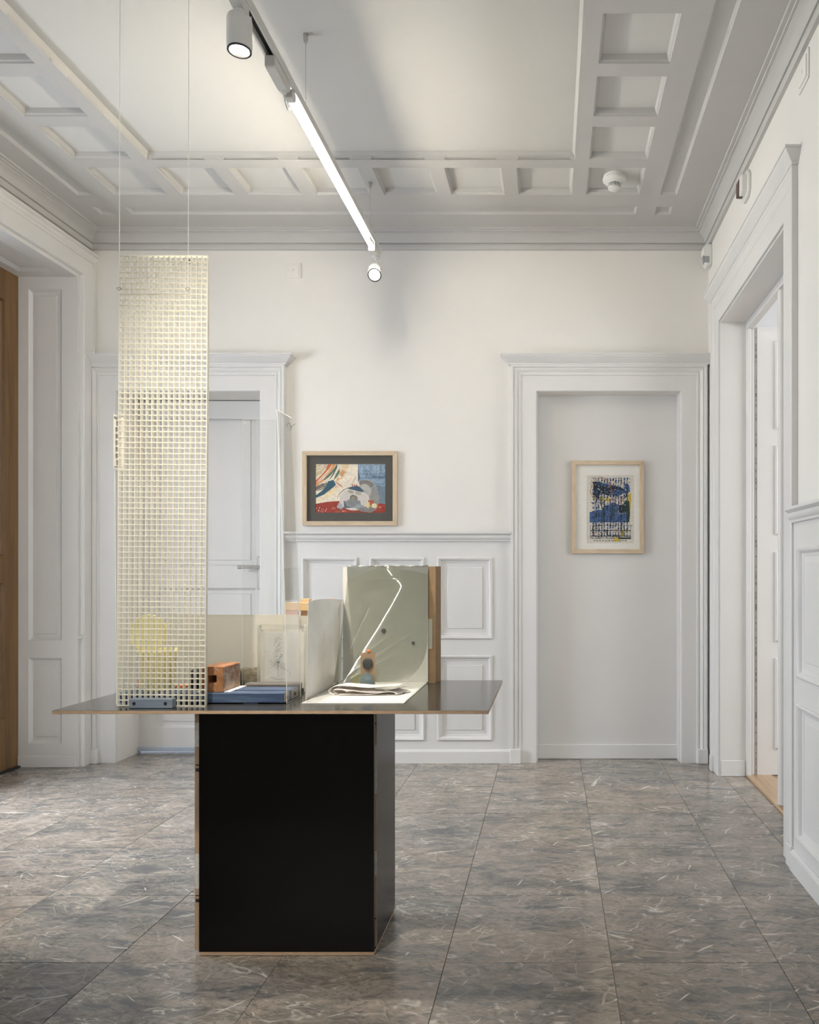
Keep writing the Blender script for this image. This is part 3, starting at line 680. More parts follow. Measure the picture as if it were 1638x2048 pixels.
# ------------------------------------------------------------------ small fittings on ceiling and walls
sd = thing('smoke_detector', (.322, 4.06, 3.12), 'round white smoke detector in the corner coffer', 'smoke detector')
c = (.322, 4.06, 3.12)
MB().lathe([(0, 0), (.056, 0), (.058, -.014), (.0575, -.0155)], c, n=40).build('base', M_WHITEP, sd, smooth=30)
MB().lathe([(.0555, -.0155), (.0555, -.017), (.060, -.018), (.059, -.026), (.050, -.034), (.034, -.040), (.032, -.042)], c, n=40).build('body', M_WHITEP, sd, smooth=30)
MB().lathe([(.026, -.040), (.026, -.062)], c, n=40).build('chamber', M_BLACKP, sd)
mb = MB()
for k in range(10):
    a = 2 * math.pi * k / 10; mb.tube([(c[0] + .031 * math.cos(a), c[1] + .031 * math.sin(a), c[2] - .040), (c[0] + .031 * math.cos(a), c[1] + .031 * math.sin(a), c[2] - .062)], .0016, 6)
for zz in (-.046, -.051, -.056): mb.lathe([(.030, zz), (.0325, zz), (.0325, zz - .0018), (.030, zz - .0018)], c, n=40)
mb.build('cage', M_WHITEP, sd)
MB().lathe([(.033, -.060), (.033, -.066), (.026, -.070), (0, -.071)], c, n=40).build('cap', M_WHITEP, sd, smooth=30)

pir = thing('motion_sensor', (XR, 4.60, 2.93), 'white motion sensor in the far right corner under the cornice', 'motion sensor')
bb = wrap((XR, 4.63, 0), (0, -1, 0), (0, 0, 1))
b2 = (Vector((0, 4.565, 0)), Vector((1, 0, 0)), Vector((0, 0, 1)), Vector((0, 1, 0)))
MB().prism([(XR, 2.865), (XR, 2.985), (XR - .030, 2.990), (XR - .052, 2.965), (XR - .047, 2.885), (XR - .030, 2.862)], .066, b2).build('housing', M_WHITEP, pir, bevel=.004)
MB().prism([(XR - .0485, 2.878), (XR - .0525, 2.918), (XR - .045, 2.918), (XR - .045, 2.878)], .04, (Vector((0, 4.5635, 0)), Vector((1, 0, 0)), Vector((0, 0, 1)), Vector((0, 1, 0)))).build('lens_window', plain('grey_lens', (.36, .37, .38), .25), pir)
MB().box(XR - .044, XR - .016, 4.563, 4.566, 2.878, 2.914).build('front_window', MATS['grey_lens'], pir, bevel=.002)

al = thing('alarm_strobe', (XR, 3.74, 2.91), 'white alarm strobe with dark red lens above the doorway crown', 'alarm')
bb = wrap((XR, 0, 0), (0, -1, 0), (0, 0, 1))
MB().prism([(-3.80, 2.875), (-3.80, 2.945), (-3.775, 2.972), (-3.70, 2.972), (-3.675, 2.945), (-3.675, 2.875), (-3.70, 2.845), (-3.775, 2.845)], .016, bb).build('plate', M_WHITEP, al, bevel=.003)
MB().prism([(-3.79, 2.875), (-3.79, 2.945), (-3.735, 2.945), (-3.735, 2.875)], .044, bb).build('lens', M_DARKRED, al, bevel=.004)
MB().prism([(-3.735, 2.86), (-3.735, 2.955), (-3.69, 2.945), (-3.69, 2.87)], .042, bb).build('cover', M_WHITEP, al, bevel=.004)

def plate(name, b, u, v, s, label, cat):
    t = thing(name, PB(b, u, v, 0), label, cat)
    MB().box(u - s, u + s, v - s, v + s, 0, .006, b=b).build('frame_plate', M_WALL, t, bevel=.0015)
    MB().box(u - s * .72, u + s * .72, v - s * .72, v + s * .72, .006, .010, b=b).build('cover_plate', M_WALL, t, bevel=.0015)
    MB().box(u - .0015, u + .0015, v - .006, v + .006, .010, .0105, b=b).build('slot', plain('slot_grey', (.35, .34, .32), .6), t)
    return t
plate('blank_socket_plate', BW, XW(586.5, 4.67), ZW(540, 4.67), .043, 'square blank socket cover painted over on the far wall', 'socket cover')
t = plate('blank_socket_plate', RW, -2.90, ZW(143, 2.9), .055, 'square blank cover high on the right wall near the cornice', 'socket cover')
ws = thing('wall_sensor', (XW(371, 4.66), YB, 2.9), 'small white box with a black square on the far wall behind the grid', 'sensor')
MB().box(XW(360, 4.66), XW(383, 4.66), 4.664, 4.68, ZW(536, 4.66), ZW(516, 4.66)).build('housing', M_WHITEP, ws, bevel=.002)
MB().box(XW(373, 4.66), XW(380, 4.66), 4.662, 4.665, ZW(527, 4.66), ZW(519, 4.66)).build('window', M_BLACKP, ws)

# ------------------------------------------------------------------ framed pictures
def framed(name, x0, x1, z0, z1, yb, fw, label, matcol, ix0, ix1, iz0, iz1, papercol, slip):
    t = thing(name, ((x0 + x1) / 2, yb, z0), label, 'picture')
    yf = yb - .024
    for nm, a in (('rail', ((x0, z0), (x1, z0), (x1 - fw, z0 + fw), (x0 + fw, z0 + fw))), ('rail', ((x0 + fw, z1 - fw), (x1 - fw, z1 - fw), (x1, z1), (x0, z1))),
                  ('stile', ((x0, z0), (x0 + fw, z0 + fw), (x0 + fw, z1 - fw), (x0, z1))), ('stile', ((x1 - fw, z0 + fw), (x1, z0), (x1, z1), (x1 - fw, z1 - fw)))):
        MB().prism(list(a), .023, (Vector((0, yf, 0)), Vector((1, 0, 0)), Vector((0, 0, 1)), Vector((0, 1, 0)))).build('frame_' + nm, M_FRAMEW if nm == 'rail' else M_FRAMEWZ, t, bevel=.0012)
    b = wrap((0, yb - .010, 0), (1, 0, 0), (0, 0, 1))
    mt = holed(b, x0 + fw - .002, x1 - fw + .002, z0 + fw - .002, z1 - fw + .002, [(ix0, ix1, iz0, iz1)], .0025).build('mount', matcol, t)
    MB().box(ix0 - .004, ix1 + .004, yb - .007, yb - .004, iz0 - .004, iz1 + .004).build('paper', papercol, t)
    MB().box(x0 + .01, x1 - .01, yb - .004, yb - .001, z0 + .01, z1 - .01).build('backing_board', M_KRAFT, t)
    return t, yb - .0072
def circle(cx, cy, rx, ry=None, n=20, rot=0.0, wob=0.0, rnd=None):
    ry = rx if ry is None else ry; o = []
    for k in range(n):
        a = 2 * math.pi * k / n; w = 1 + (rnd.uniform(-wob, wob) if rnd else 0)
        x, y = rx * w * math.cos(a), ry * w * math.sin(a); o.append((cx + x * math.cos(rot) - y * math.sin(rot), cy + x * math.sin(rot) + y * math.cos(rot)))
    return o
def stroke(pts, w0, w1=None, taper=True):
    """polyline to a ribbon polygon list (quads)"""
    out = []; n = len(pts)
    def wd(k): 
        t = k / (n - 1); w = w0 + ((w1 or w0) - w0) * t
        return w * (min(1, .25 + 3 * min(t, 1 - t)) if taper and n > 2 else 1)
    L = []; Rr = []
    for k in range(n):
        a = pts[max(k - 1, 0)]; b = pts[min(k + 1, n - 1)]; dx, dy = b[0] - a[0], b[1] - a[1]; l = math.hypot(dx, dy) or 1
        nx, ny = -dy / l * wd(k) / 2, dx / l * wd(k) / 2
        L.append((pts[k][0] + nx, pts[k][1] + ny)); Rr.append((pts[k][0] - nx, pts[k][1] - ny))
    return [[L[k], L[k + 1], Rr[k + 1], Rr[k]] for k in range(n - 1)]
def smoothpts(pts, n=8):
    o = []
    P = [pts[0]] + list(pts) + [pts[-1]]
    for i in range(1, len(P) - 2):
        for k in range(n):
            t = k / n; q = []
            for d in (0, 1):
                a, b, c, e = P[i - 1][d], P[i][d], P[i + 1][d], P[i + 2][d]
                q.append(.5 * (2 * b + (c - a) * t + (2 * a - 5 * b + 4 * c - e) * t * t + (3 * b - a - 3 * c + e) * t ** 3))
            o.append(tuple(q))
    o.append(pts[-1]); return o
class Art:
    def __init__(s, box, wbox, y): s.b = box; s.w = wbox; s.y = y; s.mb = MB(); s.k = 0
    def to(s, p):
        a0, a1, b0, b1 = s.b; x0, x1, z0, z1 = s.w
        tx = min(max((p[0] - a0) / (a1 - a0), 0), 1); ty = min(max((p[1] - b0) / (b1 - b0), 0), 1)
        return (x0 + (x1 - x0) * tx, z1 - (z1 - z0) * ty)
    def poly(s, pts, col, lift=True):
        if lift: s.k += 1
        y = s.y - .0000022 * s.k
        s.mb.face([(q[0], y, q[1]) for q in map(s.to, pts)], 0, col)
    def line(s, pts, w, col, sm=True, w1=None):
        s.k += 1
        for q in stroke(smoothpts(pts) if sm and len(pts) > 2 else pts, w, w1): s.poly(q, col, False)
    def build(s, name, mat, parent): return s.mb.build(name, mat, parent, weld=False)
def text_mesh(name, body, size, loc, mat, parent, shear=0.0, spacing=1.0, rot=0.0, width=None):
    cu = bpy.data.curves.new(name, 'FONT'); cu.body = body; cu.size = size; cu.shear = shear; cu.space_character = spacing; cu.resolution_u = 3
    o = bpy.data.objects.new(name + '_src', cu); COL.objects.link(o)
    bpy.context.view_layer.update(); dg = bpy.context.evaluated_depsgraph_get()
    me = bpy.data.meshes.new_from_object(o.evaluated_get(dg)); bpy.data.objects.remove(o); bpy.data.curves.remove(cu)
    xs = [v.co.x for v in me.vertices]; k = (width / (max(xs) - min(xs))) if width else 1.0
    org = ORG[parent.name]; mr = Matrix.Rotation(rot, 4, 'Y')
    for v in me.vertices: v.co = mr @ Vector((v.co.x * k, 0, v.co.y)) + Vector(loc) - org
    me.materials.clear(); me.materials.append(mat); me.name = name
    ob = bpy.data.objects.new(name, me); COL.objects.link(ob); ob.parent = parent; ORG[ob.name] = org; return ob
def lin(r, g, b): return tuple(((c / 255) / 12.92 if c / 255 < .04045 else ((c / 255 + .055) / 1.055) ** 2.4) for c in (r, g, b))

# watercolour with dark mount
D1 = 4.656
x0, x1, z0, z1 = XW(604, D1), XW(794, D1), ZW(1051, D1), ZW(902, D1)
ib = (XW(629.5, D1), XW(769.5, D1), ZW(1025, D1), ZW(927.5, D1))
p1, ya = framed('watercolour_picture', x0, x1, z0, z1, YB, .0255, 'landscape watercolour in a dark grey mount and pale wood frame', M_MATGREY, *ib, M_MATWHITE, 0)
A = Art((296, 1333, 355, 1078), ib, ya)
def c_(*a): return lin(*a)
A.poly([(296, 355), (1333, 355), (1333, 1078), (296, 1078)], c_(238, 226, 205))
A.poly([(296, 355), (470, 355), (440, 420), (380, 500), (296, 540)], c_(214, 196, 160))
for a in range(3): A.line([(300, 470 - a * 45), (370, 430 - a * 40), (430 - a * 10, 357)], 12, c_(240, 232, 214))
A.poly([(480, 357), (560, 357), (520, 430), (450, 510), (360, 600), (296, 665), (296, 600), (380, 520), (440, 430)], c_(205, 110, 55))
A.poly([(560, 357), (600, 357), (540, 470), (440, 590), (296, 690), (296, 660), (430, 560), (520, 440)], c_(222, 160, 100))
A.line([(300, 640), (400, 540), (500, 430), (545, 360)], 14, c_(240, 230, 214)); A.line([(300, 585), (380, 510), (470, 400)], 10, c_(240, 230, 214))
A.line([(420, 590), (500, 520), (580, 430), (610, 360)], 34, c_(88, 120, 100), w1=22)
A.line([(620, 357), (600, 420), (560, 500), (500, 590)], 16, c_(55, 85, 90))
A.poly([(660, 420), (650, 500), (600, 560), (560, 600), (590, 520), (620, 460)], c_(96, 128, 100))
A.poly([(296, 690), (400, 640), (460, 640), (430, 690), (296, 750)], c_(128, 112, 106))
A.line([(300, 755), (400, 720), (460, 660), (440, 610)], 14, c_(84, 112, 70))
A.poly([(480, 610), (560, 590), (600, 660), (520, 740), (440, 800), (300, 860), (296, 820), (380, 760), (450, 690)], c_(58, 92, 108))
A.poly([(430, 800), (560, 700), (600, 680), (560, 740), (450, 810)], c_(236, 214, 170))
A.poly([(670, 357), (800, 357), (760, 460), (700, 560), (640, 610), (580, 620), (640, 520), (690, 450)], c_(232, 205, 165))
A.poly([(665, 450), (720, 470), (690, 560), (600, 600), (650, 520)], c_(226, 160, 105))
A.poly([(640, 500), (690, 550), (640, 570)], c_(240, 232, 220))
A.line([(668, 430), (720, 465), (765, 490)], 8, c_(190, 110, 70)); A.line([(880, 515), (885, 570), (840, 640), (800, 675)], 12, c_(196, 184, 176))
for k in range(9): A.line([(565 + k * 14, 600 + k * 6), (610 + k * 10, 640 + k * 6), (655 + k * 6, 680 + k * 4)], 5, c_(196, 140, 128))
A.line([(575, 740), (600, 690), (640, 690)], 10, c_(214, 150, 105)); A.poly(circle(812, 580, 14), c_(236, 205, 190))
A.poly([(296, 900), (420, 840), (600, 700), (640, 690), (560, 800), (400, 890), (296, 925)], c_(240, 222, 180))
A.poly([(925, 357), (1333, 357), (1333, 950), (1200, 950), (1180, 700), (1000, 590), (925, 620)], c_(138, 160, 180))
for k in range(26): A.line([(960 + k * 15, 360 + (k * 37) % 60), (950 + k * 15, 420 + (k * 53) % 120)], 12, c_(*random.choice([(112, 142, 170), (152, 172, 190), (170, 186, 198)])))
for k in range(10): A.line([(930, 470 + k * 30), (1100 + k * 20, 480 + k * 28), (1330, 460 + k * 34)], 16, c_(*random.choice([(150, 170, 188), (118, 146, 172), (138, 160, 182)])))
A.poly([(925, 430), (960, 560), (925, 620)], c_(92, 104, 118)); A.poly([(1180, 660), (1333, 690), (1333, 945), (1240, 945)], c_(118, 136, 150))
A.poly([(296, 945), (480, 915), (700, 900), (760, 960), (1010, 960), (1240, 938), (1333, 950), (1333, 1078), (296, 1078)], c_(160, 62, 45))
for k in range(26): A.poly(circle(random.uniform(310, 1320), random.uniform(955, 1065), random.uniform(14, 46), random.uniform(8, 22), 10, 0, .3, random), c_(*random.choice([(176, 84, 62), (140, 48, 38), (188, 104, 80), (150, 56, 44)])))
for k in range(24): A.poly(circle(random.uniform(305, 460) if k % 2 else random.uniform(700, 1325), random.uniform(985, 1070), random.uniform(3, 9), None, 8), c_(232, 214, 200))
A.poly(circle(1080, 830, 158, 245, 36, -.12), c_(166, 164, 158)); A.poly(circle(1050, 650, 110, 55, 24, .2), c_(132, 128, 122)); A.poly(circle(1020, 760, 100, 110, 24), c_(186, 182, 176)); A.poly(circle(1175, 850, 62, 170, 24), c_(150, 148, 144))
A.poly(circle(870, 880, 225, 165, 36), c_(216, 208, 200)); A.line([(615, 885), (650, 800), (740, 725), (880, 690), (1000, 740), (1080, 830)], 9, c_(60, 66, 74))
A.poly([(770, 722), (850, 690), (905, 672), (960, 700), (1020, 775), (930, 760), (840, 735)], c_(66, 92, 110))
for px in (845, 872, 905): A.line([(px - 5, 690), (px, 660), (px + 8, 680)], 10, c_(176, 62, 50))
A.poly(circle(860, 870, 62, 58, 20, 0, .1, random), c_(126, 122, 114)); A.poly(circle(865, 868, 40, 34, 20, 0, .1, random), c_(150, 142, 128))
A.poly([(780, 880), (960, 900), (980, 990), (880, 1005), (740, 1000), (712, 900), (760, 905)], c_(140, 142, 142)); A.poly([(712, 896), (760, 980), (840, 1005), (720, 1010)], c_(92, 102, 116))
A.poly(circle(960, 1000, 75, 42, 20, .1), c_(160, 164, 166)); A.poly(circle(1060, 1030, 130, 40, 20), c_(136, 132, 130))
A.poly(circle(820, 770, 44, 24, 14, .2, .15, random), c_(172, 166, 146)); A.poly(circle(930, 790, 50, 26, 14, .3, .15, random), c_(176, 170, 156))
A.poly(circle(1120, 930, 52, 46, 14, 0, .25, random), c_(178, 90, 76)); A.poly(circle(1080, 960, 32, 44, 14, 0, .25, random), c_(226, 210, 150)); A.poly(circle(1170, 975, 44, 34, 14, 0, .25, random), c_(224, 212, 164))
A.poly(circle(660, 980, 44, 50, 14, 0, .25, random), c_(176, 172, 176))
for k in range(7): A.line([(620 + k * 13, 1010 + (k % 3) * 8), (628 + k * 13, 1022), (636 + k * 13, 1008)], 4, c_(70, 60, 64))
A.build('painting', M_ART, p1)
M_INKD = plain('dark_lettering', (.02, .03, .05), .7)
a = A.to((1028, 548)); b = A.to((1330, 560))
A2 = Art((296, 1333, 355, 1078), ib, ya - .0006)
A2.line([(1062, 460), (1058, 510), (1050, 545), (1035, 550)], 7, c_(40, 52, 70)); A2.line([(1030, 470), (1060, 450), (1105, 480), (1112, 520), (1080, 548), (1040, 545)], 6, c_(40, 52, 70)); A2.line([(1040, 455), (1030, 475), (1050, 480)], 4, c_(40, 52, 70))
A2.build('initial_flourish', M_ART, p1)
a = A.to((1118, 556)); text_mesh('lettering', 'esempe\u00f1', .030, (a[0], ya - .0007, a[1]), M_INKD, p1, shear=.35, rot=.07, width=(A.to((1330, 0))[0] - a[0]))

# print with white mount
D2 = 4.746
x0, x1, z0, z1 = XW(1143, D2), XW(1288, D2), ZW(1107, D2), ZW(921, D2)
ib = (XW(1174, D2), XW(1268.5, D2), ZW(1086.5, D2), ZW(950, D2))
p2, ya = framed('abstract_print', x0, x1, z0, z1, 4.77, .0255, 'portrait print of blue and black marks in a white mount and pale wood frame', M_MATWHITE, *ib, M_MATWHITE, 0)
A = Art((465, 1282, 432, 1608), ib, ya); rn = random.Random(3)
A.poly([(465, 432), (1282, 432), (1282, 1608), (465, 1608)], c_(222, 216, 204))
BL, DK, GR, YE, OR = c_(74, 102, 148), c_(26, 34, 40), c_(44, 66, 44), c_(206, 178, 62), c_(186, 112, 48)
BL2 = c_(50, 72, 118)
A.poly(circle(1190, 930, 40, 200, 20, .08, .2, rn), YE); A.poly([(560, 800), (870, 820), (860, 890), (720, 860), (600, 850)], c_(204, 186, 90))
A.poly([(512, 1065), (560, 1060), (640, 1030), (720, 1030), (760, 965), (850, 925), (960, 900), (1010, 950), (1010, 1100), (1180, 1080), (1205, 1245), (512, 1248)], BL)
A.poly([(880, 690), (1080, 660), (1210, 640), (1215, 720), (1080, 750), (1000, 800), (900, 780)], BL); A.poly([(1110, 560), (1200, 600), (1210, 700), (1130, 720)], c_(74, 106, 158))
A.poly([(700, 560), (860, 580), (880, 690), (760, 730), (690, 660)], c_(66, 98, 150))
A.poly([(1015, 950), (1110, 930), (1140, 860), (1200, 880), (1215, 1100), (1200, 1240), (1160, 1230), (1150, 1080), (1020, 1085)], GR); A.poly([(1015, 960), (1090, 940), (1120, 1080), (1030, 1080)], c_(34, 46, 40))
A.poly([(575, 545), (700, 540), (720, 700), (660, 840), (590, 780)], DK); A.poly(circle(800, 700, 110, 80, 18, .3, .25, rn), c_(38, 44, 58)); A.poly([(850, 600), (1060, 630), (1120, 700), (1000, 680), (880, 660)], DK)
for i in range(13):
    x = 575 + i * 49
    for j in range(34):
        y = 490 + j * 30; r = rn.uniform(9, 17)
        if rn.random() < .9: A.poly(circle(x + rn.uniform(-5, 5), y + rn.uniform(-6, 6), r, r * rn.uniform(.8, 1.5), 7, 0, .25, rn), rn.choice([BL2, BL2, BL, DK]))
for k in range(230):
    x, y = rn.uniform(525, 1215), rn.uniform(460, 1530); a = rn.choice([0, math.pi / 2, rn.uniform(0, 3.1)]); l = rn.uniform(10, 42)
    A.line([(x, y), (x + l * math.cos(a), y + l * math.sin(a))], rn.uniform(5, 10), rn.choice([DK, DK, BL2, GR]), False)
for k in range(60):
    x, y = rn.uniform(525, 1215), rn.uniform(460, 950); A.poly(circle(x, y, rn.uniform(4, 13), rn.uniform(4, 11), 7, 0, .3, rn), c_(220, 214, 204))
for x in (600, 655, 760, 880, 935, 1050, 1160): A.line([(x, 470), (x + rn.uniform(-8, 8), 800), (x, 1530)], 7, rn.choice([BL2, DK]))
for y in (600, 640, 720, 800): A.line([(530, y), (800, y + 6), (1210, y - 4)], 6, DK)
A.line([(600, 540), (640, 480), (700, 465), (790, 500), (870, 600), (890, 720), (880, 850), (820, 880), (760, 850)], 10, OR); A.line([(590, 560), (540, 640), (530, 740), (600, 820)], 9, OR); A.line([(1010, 950), (1040, 860), (1100, 880), (1090, 790)], 8, OR)
A.line([(540, 1380), (580, 1440), (740, 1460)], 7, OR); A.line([(1000, 1380), (1030, 1460), (920, 1510)], 7, OR); A.line([(640, 1340), (700, 1300), (690, 1250)], 7, OR)
A.line([(720, 720), (700, 900), (740, 1030), (740, 1240)], 14, GR); A.line([(900, 900), (910, 1100), (880, 1240)], 14, GR); A.line([(1100, 690), (1150, 780), (1080, 860)], 16, DK)
A.line([(525, 1295), (860, 1292), (1225, 1297)], 9, DK, False); A.line([(525, 1388), (1228, 1388)], 13, DK, False); A.line([(525, 1482), (1228, 1482)], 14, DK, False)
for x in (528, 1222): A.line([(x, 1290), (x, 1530)], 7, BL2, False)
A.line([(990, 1520), (1228, 1518)], 26, DK, False)
for k in range(40): x = rn.uniform(530, 1000); A.line([(x, 1512), (x + rn.uniform(10, 30), 1524)], 8, rn.choice([DK, c_(96, 94, 90)]), False)
A.poly(circle(980, 1545, 50, 34, 14, 0, .3, rn), YE); A.poly(circle(1090, 1440, 26, 50, 14, .3, .3, rn), c_(150, 140, 60))
A.build('print', M_INK, p2)
a = A.to((585, 1578)); text_mesh('lettering', 'PERFORMANCE', .0155, (a[0], ya - .0009, a[1]), plain('print_ink', (.03, .04, .05), .7), p2, spacing=1.55, width=A.to((1152, 0))[0] - a[0])

# ------------------------------------------------------------------ table
TB = thing('plywood_table', (-.755, 2.457, 0), 'low table of dark film-faced plywood on a black box pedestal', 'table')
ZT = .733
MB().box(-1.342, -.168, 2.150, 2.765, ZT - .0095, ZT, 0, mside=1).build('table_top', [M_FILMTOP, M_PLYZ], TB, bevel=.0004)
MB().box(-1.0138, -.5098, 2.304, 2.314, .0125, ZT - .0095, 1, mside=0).build('front_panel', [M_FILMPLY, M_PLYZ], TB)
MB().box(-1.0138, -.5098, 2.304, 2.60, .0015, .0115, 0, mside=1).build('bottom_board', [M_FILMPLY, M_PLYZ], TB)
def upright(x0, x1, y0, y1, name):
    mb = MB()
    for (pts, m) in (([(x0, y0), (x1, y0)], 1), ([(x1, y0), (x1, y1)], 0), ([(x1, y1), (x0, y1)], 1), ([(x0, y1), (x0, y0)], 0)):
        a, b = pts; mb.face([(*a, .012), (*b, .012), (*b, ZT - .0095), (*a, ZT - .0095)], m)
    mb.face([(x0, y0, .012), (x1, y0, .012), (x1, y1, .012), (x0, y1, .012)], 1)
    return mb.build(name, [M_FILMPLY, M_PLYX], TB)
sr = upright(-.523, -.508, 2.336, 2.605, 'side_panel'); sl = upright(-1.031, -1.0155, 2.315, 2.605, 'side_panel')
MB().box(-1.0155, -.523, 2.59, 2.605, .0125, ZT - .0095).build('back_panel', M_FILMPLY, TB)
for x0, y0, par, spots in ((-.523, 2.336, sr, [(.55, .60, 'f'), (.46, .55, 'f'), (.22, .29, 'f'), (.662, .666, 'k'), (.092, .096, 'k')]), (-1.031, 2.315, sl, [(.60, .67, 'f'), (.19, .29, 'f'), (.545, .549, 'k'), (.528, .538, 'k'), (.168, .171, 'k'), (.150, .160, 'k')])):
    for (a, b, kd) in spots:
        mb = MB(); w = .015 if kd == 'f' else .010; x = x0 if kd == 'f' else x0 + .003
        n = 10; pl = [(x + w * (.5 + .5 * math.sin(k * 2.1)) * .12 * (1 if kd == 'f' else 0), a + (b - a) * k / n) for k in range(n + 1)] + [(x + w - w * (.5 + .5 * math.sin(k * 1.7)) * .12 * (1 if kd == 'f' else 0), a + (b - a) * k / n) for k in range(n, -1, -1)]
        mb.prism(pl, .0003, (Vector((0, y0 - .0003, 0)), Vector((1, 0, 0)), Vector((0, 0, 1)), Vector((0, 1, 0)))).build('filler_patch' if kd == 'f' else 'pen_mark', M_FILLER if kd == 'f' else M_PENCIL, par)

# ------------------------------------------------------------------ hanging cream grid
GX, GY = -1.0775, 2.216
gr = thing('hanging_grid', (GX, GY, ZT + .002), 'tall narrow cream plastic egg-crate grid hung on threads above the table', 'grid panel')
pitch, ncol, nrow, bt, bd = .01518, 16, 82, .0022, .0125
Wg, Hg = pitch * ncol, pitch * nrow
mv = MB().box(-bt / 2, bt / 2, -bd / 2, bd / 2, 0, Hg).mesh('upright_strip', M_GRID)
mh = MB().box(-Wg / 2 - bt / 2, Wg / 2 + bt / 2, -bd / 2 + .0002, bd / 2 - .0002, -bt / 2, bt / 2).mesh('cross_strip', M_GRID)
for k in range(ncol + 1):
    o = bpy.data.objects.new('upright_strip', mv); COL.objects.link(o); o.parent = gr; o.location = (-Wg / 2 + k * pitch, 0, 0)
for k in range(nrow + 1):
    o = bpy.data.objects.new('cross_strip', mh); COL.objects.link(o); o.parent = gr; o.location = (0, 0, k * pitch)
gr.rotation_euler = (0, R(.32), 0)
M_THREAD = plain('cream_thread', (.95, .93, .86), .6)
ztop = ZT + .002 + Hg
for xo in (-Wg / 2 + .001, Wg / 2 - .052):
    mb = MB().tube([(xo, -.0085, Hg - .075 * 1.25), (xo, -.0085, Hg), (xo - .008, 0, 3.123 - ZT - .003)], .0010, 6)
    mb.v = [v + Vector((GX, GY, ZT + .002)) for v in mb.v]
    mb.build('hanging_thread', M_THREAD, gr)
    kn = MB().tube([(GX + xo + .006 * math.cos(a) * (1 + .4 * math.sin(a)), GY - .010, ZT + .002 + Hg - .094 + .004 * math.sin(a)) for a in [k * .7 for k in range(14)]], .0005, 5)
    kn.build('thread_knot', M_PENCIL, gr)
MB().tube([(GX - Wg / 2 + .001, GY - .0085, ZT + .002 + Hg - .1045), (GX + Wg / 2 - .052, GY - .0085, ZT + .002 + Hg - .104)], .0009, 6).build('cross_thread', M_THREAD, gr)
wb = thing('grid_foot_block', (-1.093, 2.198, ZT), 'short blue-grey wooden block with two dark bolts at the foot of the grid', 'wood block')
MB().box(-1.1525, -1.034, 2.183, 2.2075, ZT + .0005, ZT + .0255).build('block', M_BLUEGREY, wb, bevel=.0012)
for x in (-1.138, -1.0525): MB().lathe([(0, -.0006), (.0042, -.0006), (.0046, .0), (.0046, .003)], (x, 2.1825, ZT + .0135), (0, 1, 0), 16).build('bolt', M_BLACKP, wb, smooth=40)
wb.rotation_euler = (0, 0, 0)

# ------------------------------------------------------------------ blue slats with clear strips at both ends
sl = thing('blue_slat_rack', (-.985, 2.32, ZT), 'pair of blue stained wooden slats bolted side by side on the table', 'wood slats')
for y0, y1 in ((2.258, 2.302), (2.322, 2.383)):
    o = MB().box(-1.219, -.7535, y0, y1, ZT + .003, ZT + .031, 0).build('slat', M_BLUEW, sl, bevel=.0015)
    for xs, sg in ((-.7535, 1), (-1.219, -1)):
        MB().box(min(xs, xs + sg * .0006), max(xs, xs + sg * .0006), y0 + .002, y1 - .002, ZT + .005, ZT + .029).build('cut_end', M_ENDGR, o)
    MB().lathe([(0, .0), (.0048, 0), (.0048, .004), (0, .0045)], (-.7527, (y0 + y1) / 2 - .006, ZT + .017), (1, 0, 0), 14).build('bolt', M_BLACKP, o, smooth=40)
MB().box(-1.15, -1.11, 2.262, 2.38, ZT, ZT + .003).box(-.87, -.83, 2.262, 2.38, ZT, ZT + .003).build('batten', M_BLUEW, sl)
rs = thing('clear_strip', (-.749, 2.32, ZT), 'tall clear acrylic strip rising from the right end of the blue slats', 'acrylic strip')
bent('sheet', rs, lambda u, v: (-.7465 - .028 * v ** 1.5, 2.256 + .126 * u, ZT + .002 + .83 * v), 1, 16, .0022, (1, 0, 0), [M_CLEAR, M_EDGE])
MB().tube([(-.775, 2.35, 1.535), (-.769, 2.345, 1.545), (-.765, 2.36, 1.530), (-.772, 2.366, 1.524)], .0006, 5).tube([(-.768, 2.352, 1.530), (-.758, 2.37, 1.545)], .0006, 5).build('tied_thread', M_PENCIL, rs)
for yy in (2.268, 2.37): MB().lathe([(.0026, 0), (.0038, 0), (.0038, .0008), (.0026, .0008)], (-.7735, yy, 1.552), (1, 0, 0), 14).build('eyelet', M_EDGE, rs)
ls = thing('clear_strip', (-1.224, 2.32, ZT), 'tall clear acrylic strip at the left end of the blue slats, half behind the grid', 'acrylic strip')
bent('sheet', ls, lambda u, v: (-1.2245 - .006 * v, 2.252 + .126 * u, ZT + .002 + .825 * v), 1, 10, .0022, (1, 0, 0), [M_CLEAR, M_EDGE])
st = MB().box(-1.2272, -1.2266, 2.243, 2.300, 1.395, 1.548).build('printed_strip', M_PAPER2, ls)
mb = MB()
for k in range(7):
    zc, yc = 1.526 - k * .0185, 2.256 + (.004 if k in (0, 6) else 0)
    for ry, rz, dy in ((.0030, .0068, 0), (.0038, .0036, .0068)):
        mb.tube([(-1.2260, yc + dy + ry * math.cos(a), zc + .002 * (dy > 0) + rz * math.sin(a)) for a in [2 * math.pi * q / 14 for q in range(15)]], .0006, 5)
mb.tube([(-1.226, 2.246, 1.402), (-1.226, 2.285, 1.405)], .0006, 5); mb.tube([(-1.226, 2.245, 1.5415), (-1.226, 2.262, 1.538)], .0006, 5); mb.tube([(-1.226, 2.247, 1.5415), (-1.226, 2.268, 1.546)], .0006, 5)
mb.build('ink_loops', M_PENCIL, st)
cs = thing('clear_strip', (-.90, 2.466, ZT), 'tall clear acrylic strip standing upright in front of the pencil drawing', 'acrylic strip')
